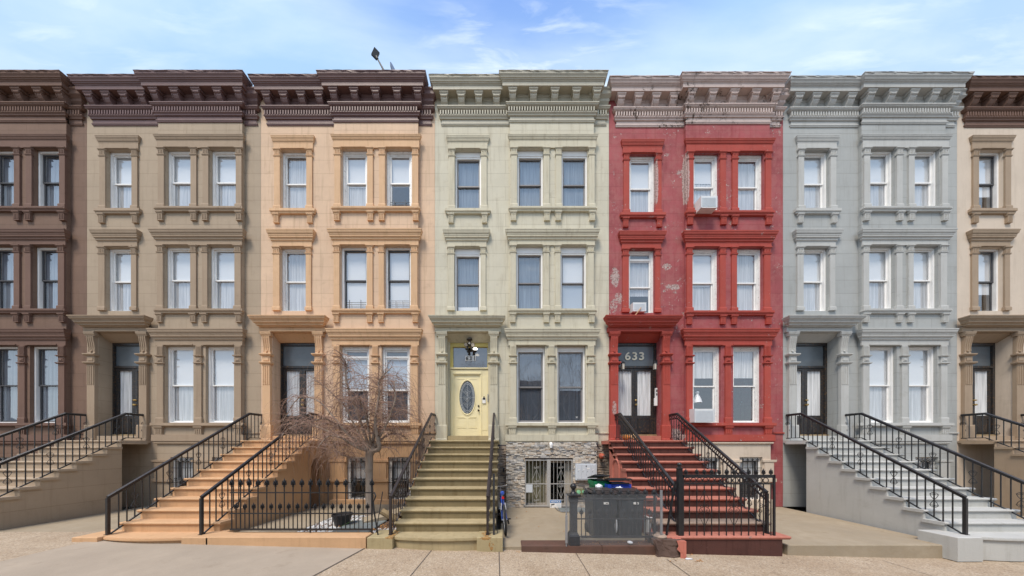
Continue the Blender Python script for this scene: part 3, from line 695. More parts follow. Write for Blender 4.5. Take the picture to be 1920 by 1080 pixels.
def digits(txt, cx, y, cz, h, mat, parent, name='house_number', ext=.006, font_bold=0.0, sx=1.0, spacing=1.0):
    cu = bpy.data.curves.new('txt', 'FONT'); cu.body = txt; cu.size = 1; cu.align_x = 'CENTER'; cu.align_y = 'CENTER'; cu.extrude = ext / h; cu.offset = font_bold; cu.space_character = spacing
    o = bpy.data.objects.new('txt', cu); COL.objects.link(o)
    dg = bpy.context.evaluated_depsgraph_get(); me = bpy.data.meshes.new_from_object(o.evaluated_get(dg)); bpy.data.objects.remove(o)
    zs = [v.co.y for v in me.vertices]; k = h / (max(zs) - min(zs)); mid = (max(zs) + min(zs)) / 2
    mb = MB(); mb.add([(cx + v.co.x * k * sx, y - v.co.z * k, cz + (v.co.y - mid) * k) for v in me.vertices], [tuple(p.vertices) for p in me.polygons])
    return mb.build(name, mat, parent)

# ------------------------------------------------------------------ stoops and railings
T, RZ, D0, ZT = .28, .193, 8.0, CZ + .196           # tread, rise, distance of top nosing, top level
def nose(k): return D0 - k * T, ZT - k * RZ
def stoop(n, xl, xr, mt, mr, mside, label, special=None, cheek=None, x_arch=False, curve=True, blocks=True, bmat=None):
    dx = 0
    S = thing('stoop', ((xl + xr) / 2, 6.5, 0), label, 'stoop', None)
    body = MB()
    poly = [(8.05, 0), (8.05, ZT - .07)]
    for k in range(0, 11):
        d, z = nose(k); poly += [(d + .035, z - .06)] if k == 0 else []
        poly += [(d + .035, z - .06), (d + .035, z - RZ - .06 if k < 10 else -.25)]
    poly = [p for i, p in enumerate(poly) if i == 0 or p != poly[i - 1]]
    poly.append((8.05, -.25)); poly[0] = (8.05, -.2499)
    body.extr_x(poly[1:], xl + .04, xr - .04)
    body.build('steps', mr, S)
    for k in range(11):
        d, z = nose(k); t = MB(); b = .055
        dd = 8.68 if k == 0 else d + T + .034
        np_ = [(dd, z), (d + .018, z), (d + .006, z - .007), (d, z - .02), (d + .002, z - .034), (d + .012, z - .045), (d + .022, z - .048), (d + .022, z - .062), (d + .05, z - .066), (dd, z - .066)]
        if k == 10:
            if not curve: t.extr_x(np_, xl - .1, xr + .1)
            else:
                pts = []; m = 24
                for i in range(m + 1):
                    u = i / m; xx = xl + .14 + (xr - xl - .28) * u; yy = d - .0 - .11 * math.sin(math.pi * u) ** .7; pts.append((xx, yy))
                t.extr_z([(xr, dd), (xl, dd)] + pts, z - .055, z)
                t2 = [(x_, y_ + .03) for x_, y_ in pts]; t.extr_z([(xr, dd), (xl, dd)] + t2, -.25, z - .054)
                t3 = [(x_, y_ - .012) for x_, y_ in pts]; t.extr_z([(xr - .1, dd), (xl + .1, dd)] + t3, z - .045, z - .012)
        else: t.extr_x(np_, xl, xr)
        mm = (special or {}).get(k, mt)
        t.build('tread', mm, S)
    th = MB(); th.box(X(836, 8.6) + n * W - .03, X(919.6, 8.6) + n * W + .03, 8.62, 8.99, ZT + .001, ZT + .16); th.build('threshold', mt, S)
    if blocks:
        d, z = nose(10)
        for i, (a, b) in enumerate(((X(688, 5.12) - X(804, 8) + xl - 0.0, X(735.5, 5.12) - X(804, 8) + xl), (xr - .35, xr + .142))):
            q = MB(); q.cbox(a, b, 5.12, 5.62, -.25, z + .012, .012); q.build('plinth_block', bmat or mt, S)
    ck = MB()
    if x_arch:                                          # side wall of the passage under the landing, with an arched doorway
        def arch(px):
            pts = [(8.58, 0), (8.58, 1.35)] + [(8.33 + .25 * math.cos(t), 1.35 + .25 * math.sin(t)) for t in [math.pi * i / 10 for i in range(1, 10)]] + [(8.08, 1.35), (8.08, 0)]
            return pts
        ck.extr_x([(8.685, 0), (8.685, ZT - .07), (8.0, ZT - .07), (8.0, 0)] + arch(0)[::-1], xr - .12, xr - .02)
    # cornice under the landing slab
    ck.mould(xl + .0, xr - .0, 8.6, [(0, ZT - .066), (.56, ZT - .067), (.55, ZT - .11), (0, ZT - .115)], ls=.04)
    ck.build('landing', mside, S)
    return S

def spiral(c, r0, turns, a0, plane, sgn=1, n=14, ax=0.0):
    pts = []
    for i in range(n + 1):
        t = i / n; a = a0 + sgn * turns * 2 * math.pi * t; r = r0 * (1 - .8 * t)
        u, v = r * math.cos(a), r * math.sin(a)
        pts.append((c[0], c[1] + u, c[2] + v) if plane == 'yz' else (c[0] + u, c[1], c[2] + v))
    return pts
def scroll_panel(x, y0, zc, h, mat, parent, plane='yz', r=.005, name='scroll'):
    mb = MB()
    for s in (-1, 1):
        for v in (-1, 1):
            c = (x, y0 + s * .032, zc + v * h * .38) if plane == 'yz' else (x + s * .032, y0, zc + v * h * .38)
            mb.tube(spiral(c, .03, 1.3, math.pi / 2 if v > 0 else -math.pi / 2, plane, s * v), r, 4)
            e = (x, y0 + s * .0, zc) if plane == 'yz' else (x, y0, zc)
            st = (x, y0 + s * .06, zc + v * h * .36) if plane == 'yz' else (x + s * .06, y0, zc + v * h * .36)
            mb.tube([st, tuple((st[i] + e[i]) / 2 + (s * .008 if i == (1 if plane == 'yz' else 0) else 0) for i in range(3)), e], r, 4)
    return mb.build(name, mat, parent)

def railing(x, label, mat, style='plain', foot=5.31, group=None, tilt=0.0):
    slope = RZ / T; top = 8.22; zt = Z(776.5, 8.2); ze = 8.66
    zr = lambda d: zt - (top - d) * slope if d < top else zt
    dlow = foot
    Rr = thing('iron_railing', (x, 6.5, zr(6.5) - .8), label, 'railing', group)
    hr = MB(); hr.tube([(x, dlow - .02, zr(dlow)), (x, top, zt), (x, ze, zt)], .026, 4); hr.tube([(x, dlow - .02, zr(dlow) + .024), (x, top, zt + .024), (x, ze, zt + .024)], [.032] * 3, 6)
    hr.build('handrail', mat, Rr)
    lo = .72
    br = MB(); br.tube([(x, dlow, zr(dlow) - lo), (x, top, zt - lo), (x, ze, zt - lo)], .016, 4)
    br.build('bottom_rail', mat, Rr)
    if style == 'ring':
        r2 = MB(); r2.tube([(x, dlow, zr(dlow) - .13), (x, top, zt - .13), (x, ze, zt - .13)], .019, 4)
        d = dlow + .06
        while d < ze - .04:
            rr = .045; c = (x, d, zr(d) - .065)
            r2.tube([(x, c[1] + rr * math.cos(t), c[2] + rr * math.sin(t)) for t in [math.pi * 2 * i / 10 for i in range(10)]], .012, 4, closed=True); d += .118
        r2.build('ring_rail', mat, Rr)
    nw = MB(); zf = nose(10)[1] + .01; nw.box(x - .022, x + .022, foot - .04, foot + .005, zf, zr(foot) + (.0)); nw.box(x - .035, x + .035, foot - .055, foot + .02, zf, zf + .012); nw.build('newel_post', mat, Rr)
    d = foot + .13; i = 0; tp = .13 if style == 'ring' else .0
    base = None
    while d < ze:
        z1, z0 = zr(d) - tp, zr(d) - lo
        if style == 'plain' and i % 4 == 3 and d < top - .1: z0 -= .0
        b = MB(); b.tube([(x, d, z0), (x, d, z1)], .0105, 4); b.build('baluster', mat, Rr)
        if i % 5 == 2 and i > 1: scroll_panel(x, d, (z0 + z1) / 2, .34, mat, Rr)
        if i % 6 == 5:                                    # post reaching the steps
            q = MB(); kk = max(0, min(10, math.ceil((D0 - d) / T))); zz = nose(kk)[1] if d < 8 else ZT; q.tube([(x, d, zz), (x, d, z0)], .011, 4); q.build('rail_foot', mat, Rr)
        d += .118; i += 1
    return Rr

# ------------------------------------------------------------------ fences
def finial(x, y, z, mat, parent, s=1.0):
    mb = MB()
    mb.lathe([(.010, z - .02 * s), (.024 * s, z), (.010 * s, z + .012 * s), (.014 * s, z + .03 * s), (.006 * s, z + .12 * s), (.001, z + .17 * s)], x, y, 6)
    for a in range(2):
        for sg in (-1, 1):
            u = (sg, 0) if a == 0 else (0, sg)
            for (h0, ou, up) in ((.02, .05, .07), (.05, .042, .115)):
                mb.tube([(x, y, z + h0 * s), (x + u[0] * ou * .7 * s, y + u[1] * ou * .7 * s, z + (h0 + .01) * s), (x + u[0] * ou * s, y + u[1] * ou * s, z + up * s)], [.014 * s, .013 * s, .002], 4)
    mb.lathe([(.0, z + .04 * s), (.026 * s, z + .07 * s), (.02 * s, z + .10 * s), (.0, z + .16 * s)], x, y, 6)
    return mb.build('finial', mat, parent)
def picket_fence(x0, x1, y, zb, label, mat, pitch, rails, tall, short, start_tall=True, cat='fence', r=.011, name='iron_fence', tilt=0):
    Fn = thing(name, ((x0 + x1) / 2, y, zb), label, cat)
    for i, zz in enumerate(rails):
        q = MB(); q.box(x0, x1, y - .014, y + .014, zz - (.01 if i else .018), zz + (.01 if i else .018)); q.build('rail', mat, Fn)
    x = x1; k = 0
    while x > x0 - .01:
        isT = (k % 2 == 0) == start_tall; zt = tall if isT else short
        b = MB(); b.tube([(x, y, rails[0]), (x, y, zt)], r if isT else r * .85, 6); bo = b.build('picket', mat, Fn); finial(x, y, zt, mat, bo, 1.0 if isT else .85)
        x -= pitch; k += 1
    return Fn
# ------------------------------------------------------------------ camera, sky, sun
cam = bpy.data.objects.new('camera', bpy.data.cameras.new('camera')); COL.objects.link(cam); scene.camera = cam
cam.location = (0, 0, CZ); cam.rotation_euler = (R(90), 0, 0)
cam.data.sensor_width = 36; cam.data.lens = F / 1920 * 36; cam.data.shift_y = (HY - 540) / 1920; cam.data.shift_x = (960 - HX) / 1920
cam.data.clip_start = .05; cam.data.clip_end = 3000
SUN_EL, SUN_AZ = R(60), R(210)                         # azimuth measured clockwise from +Y; behind the camera, a little to the left
wd = bpy.data.worlds.new('World'); scene.world = wd; wd.use_nodes = True; nt = wd.node_tree; nt.nodes.clear(); k = N(nt)
sky = k.n('ShaderNodeTexSky', sky_type='NISHITA'); sky.sun_disc = False; sky.sun_elevation = SUN_EL; sky.sun_rotation = SUN_AZ; sky.air_density = 1.0; sky.dust_density = 1.0; sky.ozone_density = 2.2
tc = k.n('ShaderNodeTexCoord').outputs['Generated']
# project direction on a high cloud layer so wisps keep their perspective
sep = k.n('ShaderNodeSeparateXYZ'); k.l(tc, sep.inputs[0])
zz = k.math('MAXIMUM', sep.outputs[2], 0.06); cb = k.n('ShaderNodeCombineXYZ')
k.l(k.math('DIVIDE', sep.outputs[0], zz), cb.inputs[0]); k.l(k.math('DIVIDE', sep.outputs[1], zz), cb.inputs[1])
big = k.noise(k.mapping(cb.outputs[0], (1.2, 4.5, 1), rot=(0, 0, R(-10)), loc=(1.3, .4, 0)), 1.3, 6, 0.52, 0.25)
wis = k.noise(k.mapping(cb.outputs[0], (2.0, 11, 1), rot=(0, 0, R(14)), loc=(3.1, 2.2, 0)), 2.0, 8, 0.56, 0.45)
msk = k.noise(k.mapping(cb.outputs[0], (1.3, 1.3, 1), loc=(5.2, 1.1, 0)), 1.6, 3, 0.5)
cl = k.math('ADD', k.ramp(big, 0.42, 0.78, 0, 0.5), k.math('MULTIPLY', k.ramp(wis, 0.50, 0.80), k.ramp(msk, 0.42, 0.66, 0, .8)), clamp=True)
haze = k.ramp(sep.outputs[2], 0.90, 0.78, 0.0, 1.0)
veil = k.mix(haze, (0.80, 1.75, 5.1), (2.7, 4.1, 5.8))
veil = k.mix(k.ramp(sep.outputs[2], 0.72, 0.15), veil, (4.6, 5.2, 5.7))
colr = k.mix(cl, k.mix(0.25, veil, sky.outputs[0]), (5.4, 5.9, 6.4))
bg = k.n('ShaderNodeBackground'); bg.inputs[1].default_value = 0.095; k.l(colr, bg.inputs[0]); wo = k.n('ShaderNodeOutputWorld'); k.l(bg.outputs[0], wo.inputs[0])
BG, SKYN = bg, sky
sl = bpy.data.lights.new('sun', 'SUN'); sl.energy = 1.7; sl.angle = R(18); sl.color = (1, .90, .77); so = bpy.data.objects.new('sun', sl); COL.objects.link(so)
dirv = Vector((math.sin(SUN_AZ) * math.cos(SUN_EL), math.cos(SUN_AZ) * math.cos(SUN_EL), math.sin(SUN_EL)))
so.rotation_euler = dirv.to_track_quat('Z', 'Y').to_euler(); so.location = (0, -5, 20)
scene.view_settings.view_transform = 'Standard'; scene.view_settings.look = 'None'; scene.view_settings.gamma = 1; scene.view_settings.exposure = 1.12
scene.cycles.max_bounces = 6; scene.cycles.transparent_max_bounces = 12; scene.cycles.caustics_reflective = False; scene.cycles.caustics_refractive = False

# ------------------------------------------------------------------ ground
g = MB(); g.quad((-400, -400, -.62), (400, -400, -.62), (400, 400, -.62), (-400, 400, -.62)); tag(g.build('ground', M['ground']), kind='structure')
def sz(x): return -0.062 - 0.0243 * max(-8, min(8, x))
sw = MB(); xs = [-40, -8, 8, 40]
def strip(mb, y0, y1, off0, off1, xs=xs):
    for a, b in zip(xs, xs[1:]): mb.quad((a, y0, sz(a) + off0), (b, y0, sz(b) + off0), (b, y1, sz(b) + off1), (a, y1, sz(a) + off1))
strip(sw, 1.4, 5.7, -.06, 0); strip(sw, 1.4, 1.4001, -.25, -.06)
tag(sw.build('sidewalk', M['sidewalk']), kind='structure')
rd = MB(); strip(rd, -9.4, 1.39, -.22, -.20); tag(rd.build('road', M['asphalt']), kind='structure')
kb = MB()
for a, b in zip(xs, xs[1:]): kb.add([(a, 1.22, sz(a) - .24), (b, 1.22, sz(b) - .24), (b, 1.22, sz(b) - .065), (a, 1.22, sz(a) - .065), (a, 1.40, sz(a) - .062), (b, 1.40, sz(b) - .062)], [(0, 1, 2, 3), (3, 2, 5, 4)])
tag(kb.build('kerb', M['kerbstone']), kind='structure')
fs = MB(); strip(fs, -14.2, -9.4, -.04, -.04); tag(fs.build('far_sidewalk', M['sidewalk_grey']), kind='structure')
def gp(px, py):
    D = 5.0
    for _ in range(12): x = X(px, D); D = (CZ - (sz(x) - .06 * (5.7 - D) / 4.3)) * F / (py - HY)
    return Vector((X(px, D), D))
def swz(x, y): return sz(x) - .06 * (5.7 - y) / 4.3
gm = MB(); a, b = gp(687.5, 1026.5), gp(600, 1074); d = (b - a).normalized(); q = b + d * 4
gm.add([(a.x, a.y + .3, swz(a.x, a.y + .3) + .004), (a.x, a.y, swz(a.x, a.y) + .004), (q.x, q.y, swz(q.x, q.y) + .004), (-8, q.y, swz(-8, q.y) + .004), (-8, 5.6, swz(-8, 5.6) + .004)], [(0, 1, 2, 3, 4)])
tag(gm.build('pavement', M['sidewalk_grey']), kind='structure')
jm = MB()
for (p, q, wdt) in (((687.5, 1026.5), (600, 1074), .012), ((809, 1032.5), (770, 1080), .006), ((935.6, 1034.5), (937, 1080), .008), ((1079, 1036), (1106, 1080), .006), ((1250, 1049), (1290, 1078), .006)):
    a, b = gp(*p), gp(*q); d = (b - a).normalized(); nrm = Vector((d.y, -d.x)) * wdt; e = a + d * 3.4
    m = 8; pts = [a + (e - a) * i / m for i in range(m + 1)]
    for u, v in zip(pts, pts[1:]):
        jm.add([(w_.x, w_.y, swz(w_.x, w_.y) + .008) for w_ in (u - nrm, v - nrm, v + nrm, u + nrm)], [(0, 1, 2, 3)])
for x in (-13, -10.5, 7.2, 9.6, 12.2, 14.8): jm.add([(u, v, swz(u, v) + .008) for u, v in ((x - .005, 1.4), (x + .005, 1.4), (x + .005, 5.15), (x - .005, 5.15))], [(0, 1, 2, 3)])
tag(jm.build('pavement_joints', M['joint']), kind='structure')
# areaways
def slab(name, x0, x1, y0, y1, z, mat):
    s_ = MB(); s_.cbox(x0, x1, y0, y1, -.45, z, .012); return tag(s_.build(name, M[mat]), kind='structure')
slab('areaway_floor', -.12, 3.30, 5.24, 8.68, 0.0, 'concrete')
slab('yard_ground', -5.75, -2.33, 5.45, 8.68, 0.09, 'soil')
slab('areaway_path', -5.75, -2.6, 7.3, 8.675, 0.115, 'concrete')
slab('areaway_path', -5.75, -4.5, 5.5, 7.295, 0.112, 'concrete')
slab('areaway_floor', 5.55, 8.9, 5.3, 8.68, 0.0, 'concrete')
for nn in (-3, -2, 2, 3): slab('areaway_floor', XL + nn * W + 2.1, XL + nn * W + W - .05, 5.3, 8.68, .05 if nn < 0 else 0, 'concrete')
kz = slab('orange_kerb', -5.7, -2.66, 5.12, 5.44, 0.217, 'orange_stoop')
kk = thing('stone_kerb', (2.0, 5.3, -.3), 'dark reddish brownstone kerb under the rusty grey fence of the bin area', 'kerb')
for (a, b) in ((978, 1128.5), (1129.5, 1236)):
    q = MB(); q.cbox(X(a, 5.15), X(b, 5.15), 5.15, 5.46, -.3, .043, .014); q.build('kerb_block', M['kerbstone'], kk)

# ------------------------------------------------------------------ houses
WG = {'*': dict(sash='grey_sash', casing=.05, cover=[('sheer', 0, 1)]),
      'b30': dict(head=.16), 'b31': dict(head=.16), 'b20': dict(head=.18), 'b21': dict(head=.18, cover=[('blind', .47, 1), ('greyblind_skyreflection', 0, .47)]),
      'b10': dict(head=.11, rec=.10, mid=.5, glass='glass', cover=[('screen', 0, 1)], sf=.05), 'b11': dict(head=.11, rec=.10, cover=[('screen', 0, 1)], sf=.05),
      'n3': dict(head=.16), 'n2': dict(head=.18, cover=[('sheer', .1, 1), ('blind', 0, .1)])}
G, gw, gate_dim = house(0, 'pale sage green row house with white framed windows and a cream yellow front door', 'green_wall', 'green_trim', 'green_cornice', WG, basement='stone')
WO = {'*': dict(sash='white', casing=.06, brick=True, cmat='oldwhite', cover=[('sheer_white', 0, 1)]),
      'b30': dict(cover=[('blind', .45, 1), ('sheer_white', 0, .45)]), 'b31': dict(cover=[('blind', .47, 1)], guard='bars', gh=.3),
      'b20': dict(sash='dark_sash', brick=False, cmat='white', cover=[('blind', 0, 1)], guard='bars', gh=.3, gmat='iron_brown'), 'b21': dict(sash='dark_sash', brick=False, cmat='oldwhite', cover=[('blind', 0, 1)], guard='panel', gh=.32, gmat='galv'),
      'b10': dict(transom=.2, casing=.07, cover=[('greyblind_skyreflection', .5, 1), ('screen', 0, .5)], brick=False, head=.04, sf=.05), 'b11': dict(transom=.2, casing=.07, brick=False, head=.04, cover=[('greyblind_skyreflection', .5, 1), ('screen', 0, .5)], sf=.05), 'n3': dict(brick=False), 'n2': dict(brick=False)}  # upper grey covers put the panes' sky reflection into the colour
O, ow, _ = house(-1, 'peach orange row house with a dark brown bracketed cornice behind the bare tree', 'orange_wall', 'orange_trim', 'brown_cornice', WO, base_mat='orange_stoop')
WR = {'*': dict(sash='white', casing=.06, brick=True, cmat='oldwhite', cover=[('sheer_white', 0, 1)]),
      'n3': dict(brick=True, cover=[('blind', .5, 1), ('sheer_white', 0, .5)]), 'n2': dict(transom=.18, brick=False, cover=[('sheer_white', .35, 1)], casing=.07, label='white window with a small top light and an air conditioner in it'),
      'b10': dict(cover=[('curtain', .62, 1)], casing=.07), 'b11': dict(cover=[('curtain', .62, 1)]), 'b20': dict(cover=[('blind', .45, 1), ('sheer_white', 0, .45)]), 'b30': dict(cover=[('blind', .6, 1), ('sheer_white', 0, .6)])}
RH, rw, _ = house(1, 'weathered deep red row house with peeling paint and a faded pinkish cornice', 'red_wall', 'red_trim', 'pink_cornice', WR, dz=-.05, dzw=(-.13, -.06, 0), base_mat='cream_wall', ddx=-.09)
WN = {'*': dict(sash='white', cover=[('blind', .5, 1), ('sheer_white', 0, .5)])}
house(-2, 'tan row house two doors left of the sage green one', 'tan_wall', 'tan_trim', 'brown_cornice', WN)
house(-3, 'brown row house at the far left end of the row', 'brown_wall', 'brown_trim', 'brown_trim', {'*': dict(sash='dark_sash', cover=[('sheer', 0, 1)])})
house(2, 'light grey row house just right of the red one', 'grey_wall', 'grey_trim', 'grey_trim', WN, dz=-.05)
house(3, 'cream row house at the far right end of the row', 'cream_wall', 'tan_trim', 'brown_trim', {'*': dict(sash='dark_sash', cover=[('blind', .3, 1)])}, dz=-.05)

# ------------------------------------------------------------------ front doors
def ell(cx, y, cz, a, b, n=32): return [(cx + a * math.cos(2 * math.pi * i / n), y, cz + b * math.sin(2 * math.pi * i / n)) for i in range(n)]
def panel_relief(mb, x0, x1, z0, z1, y, d=.008):
    mb.box(x0, x1, y - d, y + .001, z0, z0 + .018); mb.box(x0, x1, y - d, y + .001, z1 - .018, z1); mb.box(x0, x0 + .018, y - d * 1.02, y + .001, z0 + .018, z1 - .018); mb.box(x1 - .018, x1, y - d * 1.02, y + .001, z0 + .018, z1 - .018)
    mb.box(x0 + .04, x1 - .04, y - d * .7, y + .001, z0 + .04, z1 - .04)
def yellow_door(H, dx):
    y = 8.99; xa, xb = X(844.5, DD) + dx, X(915.5, DD) + dx; z0 = ZT + .16
    zt = Z(644, DD); jm_ = MB()
    jm_.box(X(836, 8.6) + dx - .01, xa, 8.93, 9.1, z0, zt + .05); jm_.box(xb, X(919.6, 8.6) + dx + .01, 8.93, 9.1, z0, zt + .05); jm_.build('door_jamb', M['green_trim'], H)
    lx0, lx1 = X(851, DD) + dx, X(900.5, DD) + dx; zl = Z(703, DD)
    fr = MB(); zh, zt0, zt1 = Z(693, DD), Z(689.5, DD), Z(650.5, DD)
    fr.box(xa, lx0, y, y + .1, z0, zh); fr.box(lx1, xb, y, y + .1, z0, zh); fr.box(lx0, lx1, y, y + .1, zl, zh)
    fr.box(xa + .02, lx0 - .03, y - .02, y + .01, z0, zh - .03); fr.box(lx1 + .02, lx1 + .05, y - .02, y + .01, z0, zh - .03); fr.box(xa + .02, lx1 + .05, y - .022, y + .01, zl + .03, zl + .07)
    fr.box(xa, xb, y - .035, y + .1, zt0 - .045, zt0 - .003); fr.box(lx1 + .075, xb - .025, y - .008, y + .002, z0 + .2, zh - .25)
    D_ = fr.build('door', M['yellow'], H)
    tf = MB(); gx0, gx1 = X(849.5, DD) + dx, X(914, DD) + dx
    tf.box(xa, gx0, y - .01, y + .1, zt0 - .003, zt); tf.box(gx1, xb, y - .01, y + .1, zt0 - .003, zt); tf.box(gx0, gx1, y - .01, y + .1, zt1, zt); tf.build('transom_frame', M['yellow_old'], D_)
    tg = MB(); tg.quad((gx0, y + .05, zt0), (gx1, y + .05, zt0), (gx1, y + .05, zt1), (gx0, y + .05, zt1)); tg.build('transom_pane', M['glass'], D_)
    tb = MB(); tb.box(gx0, gx1, y + .3, y + .32, zt0, zt1); tb.build('transom_lining', M['room'], D_)
    if dx == 0:
        zc = Z(671.5, DD)
        for i, ch in enumerate('631'):
            cxx = X(875.6 + i * 6.9, DD); pl = MB(); pl.box(cxx - .053, cxx + .053, y + .028, y + .036, zc - .085, zc + .085); po = pl.build('number_tile', M['white'], D_)
            digits(ch, cxx, y + .022, zc, .13, M['digit_black'], D_, font_bold=.02)
    lf = MB(); ly = y + .03; cx, cz, ea, eb = X(876, DD) + dx, Z(745, DD), .285, .58
    # leaf with an elliptical opening
    n = 40; e = ell(cx, ly, cz, ea * .92, eb * .95, n); vs = list(e); 
    def sq(i):
        t = 2 * math.pi * i / n; c_, s_ = math.cos(t), math.sin(t); hw, zt_, zb_ = (lx1 - lx0) / 2, zl - cz, cz - z0
        k_ = min(hw / abs(c_) if abs(c_) > 1e-6 else 9, (zt_ if s_ > 0 else zb_) / abs(s_) if abs(s_) > 1e-6 else 9); return ((lx0 + lx1) / 2 + (c_ * k_), ly, cz + s_ * k_)
    vs += [sq(i) for i in range(n)]; lf.add(vs, [(i, (i + 1) % n, n + (i + 1) % n, n + i) for i in range(n)])
    for cxn, czn in ((lx0, z0), (lx1, z0), (lx0, zl), (lx1, zl)):
        pass
    lf.box(lx0 - .01, lx1 + .01, ly + .04, ly + .06, z0, zl); lf.box(lx0 - .01, lx1 + .01, ly + .001, ly + .04, z0, cz - eb - .05); lf.box(lx0 - .01, lx1 + .01, ly + .001, ly + .04, cz + eb + .05, zl); 
    lf.tube(ell(cx, ly, cz, ea * .98, eb), .022, 6, True); lf.tube(ell(cx, ly + .004, cz, ea * 1.17, eb * 1.09), .010, 6, True)
    hw = (lx1 - lx0)
    for s in (0, 1):
        a_ = lx0 + hw * (.13 if s == 0 else .54); panel_relief(lf, a_, a_ + hw * .33, z0 + .27, z0 + .62, ly)
        a_ = lx0 + hw * (.13 if s == 0 else .60); lf.box(a_, a_ + hw * .27, ly - .008, ly, cz - eb - .09, cz - eb - .07); lf.box(a_, a_ + hw * .27, ly - .008, ly, cz + eb + .03, cz + eb + .05)
    L = lf.build('door_leaf', M['yellow'], D_)
    og = MB(); og.add(ell(cx, ly + .012, cz, ea * .95, eb * .97, 40), [tuple(range(40))]); og.build('oval_glass', M['frosted'], D_)
    cm = MB()
    for (a_, b_, r_) in ((.80, .86, .006), (.68, .78, .005)): cm.tube(ell(cx, ly + .008, cz, ea * a_, eb * b_), r_, 4, True)
    for i in range(12):
        t = 2 * math.pi * i / 12; cm.tube([(cx + ea * .8 * math.cos(t), ly + .008, cz + eb * .86 * math.sin(t)), (cx + ea * .95 * math.cos(t), ly + .008, cz + eb * .97 * math.sin(t))], .004, 4)
    for s in (.38, .24, .12):
        for zo in (-.2, 0, .2):
            cm.tube([(cx + s * ea * 1.2, ly + .008, cz + zo), (cx, ly + .008, cz + zo + s * .42), (cx - s * ea * 1.2, ly + .008, cz + zo), (cx, ly + .008, cz + zo - s * .42)], .004, 4, True)
    cm.tube([(cx, ly + .008, cz - eb * .8), (cx, ly + .008, cz + eb * .8)], .003, 4); cm.tube([(cx - ea * .9, ly + .008, cz), (cx - ea * .5, ly + .008, cz)], .003, 4); cm.tube([(cx + ea * .9, ly + .008, cz), (cx + ea * .5, ly + .008, cz)], .003, 4)
    cm.build('leading', M['came'], D_)
    for zz_, nm in ((Z(761, DD), 'deadbolt'), (Z(769.3, DD), 'door_knob')):
        kn = MB(); kn.lathe([(.0, ly - .075), (.022, ly - .07), (.03, ly - .055), (.022, ly - .035), (.012, ly - .03), (.012, ly - .012), (.034, ly - .01), (.034, ly)] if nm == 'door_knob' else [(.0, ly - .03), (.028, ly - .028), (.032, ly)], X(897.3, DD) + dx, zz_, 12, 'y'); kn.build(nm, M['bronze'], D_, smooth=True)
    return D_
def french_door(H, dx, ddx, mat, glass_curtain=True, number=None):
    y = 9.0; xa, xb = X(836, 8.6) + dx + ddx, X(919.6, 8.6) + dx + ddx; z0 = ZT + .16; zt = Z(644, DD); zh = Z(690, DD)
    fr = MB(); fr.box(xa, xa + .06, y, y + .1, z0, zt + .05); fr.box(xb - .08, xb, y, y + .1, z0, zt + .05); fr.box(xa + .06, xb - .08, y, y + .1, zh, zh + .07); fr.box(xa + .06, xb - .08, y - .002, y + .1, zt - .07, zt + .05)
    D_ = fr.build('door', M[mat], H)
    tp = MB(); tp.box(xa + .06, xb - .08, y + .05, y + .07, zh + .07, zt - .07); tp.build('transom_panel', M['transom'], D_)
    if number: digits(number, (xa + xb) / 2 - .0, y + .035, (zh + .07 + zt - .07) / 2, .27, M['digit_cream'], D_, font_bold=.018, spacing=1.15, sx=1.12)
    mid = (xa + xb) / 2 - .01
    for (a_, b_) in ((xa + .06, mid - .003), (mid + .003, xb - .08)):
        lf = MB(); ly = y + .03; zg0, zg1 = Z(779, DD), Z(694.5, DD)
        s = .09; lf.box(a_, a_ + s, ly, ly + .045, z0, zh); lf.box(b_ - s, b_, ly, ly + .045, z0, zh); lf.box(a_ + s, b_ - s, ly, ly + .045, zg1, zh); lf.box(a_ + s, b_ - s, ly, ly + .045, z0, zg0)
        panel_relief(lf, a_ + .11, b_ - .11, z0 + .1, zg0 - .09, ly, .015)
        L = lf.build('door_leaf', M[mat], D_)
        gg = MB(); gg.quad((a_ + s, ly + .02, zg0), (b_ - s, ly + .02, zg0), (b_ - s, ly + .02, zg1), (a_ + s, ly + .02, zg1)); gg.build('door_pane', M['glass_dark'], D_)
        cu = MB(); n = 60
        for i in range(n):
            t0, t1 = i / n, (i + 1) / n; u0, u1 = a_ + s + (b_ - a_ - 2 * s) * t0, a_ + s + (b_ - a_ - 2 * s) * t1
            f0, f1 = [ly + .05 + .014 * math.sin(t * 55) + .006 * math.sin(t * 23) for t in (t0, t1)]; cu.quad((u0, f0, zg0), (u1, f1, zg0), (u1, f1, zg1), (u0, f0, zg1))
        cu.build('door_curtain', M['curtain'], D_, smooth=True)
    for zz_, r_ in ((Z(750.5, DD), .02), (Z(759, DD), .03)):
        kn = MB(); kn.lathe([(.0, y - .045), (r_, y - .04), (r_ * 1.1, y - .02), (.014, y - .01), (.03, y + .0), (.03, y + .03)], mid + .04, zz_, 12, 'y'); kn.build('door_knob', M['brass'], D_, smooth=True)
    th = MB(); th.box(xa, xb - .02, y - .06, y - .001, z0, z0 + .06); th.build('kick_strip', M['wood'], D_)
    return D_
yellow_door(G, 0)
french_door(RH, W, -.09, 'black_door', number='633')
french_door(O, -W, 0, 'black_door')
for nn in (-3, -2, 2, 3):
    H_ = [o for o in COL.objects if o.get('category') == 'house' and abs(o.location.x - (XL + nn * W + W / 2)) < .2][0]
    french_door(H_, nn * W, 0, 'black_door')

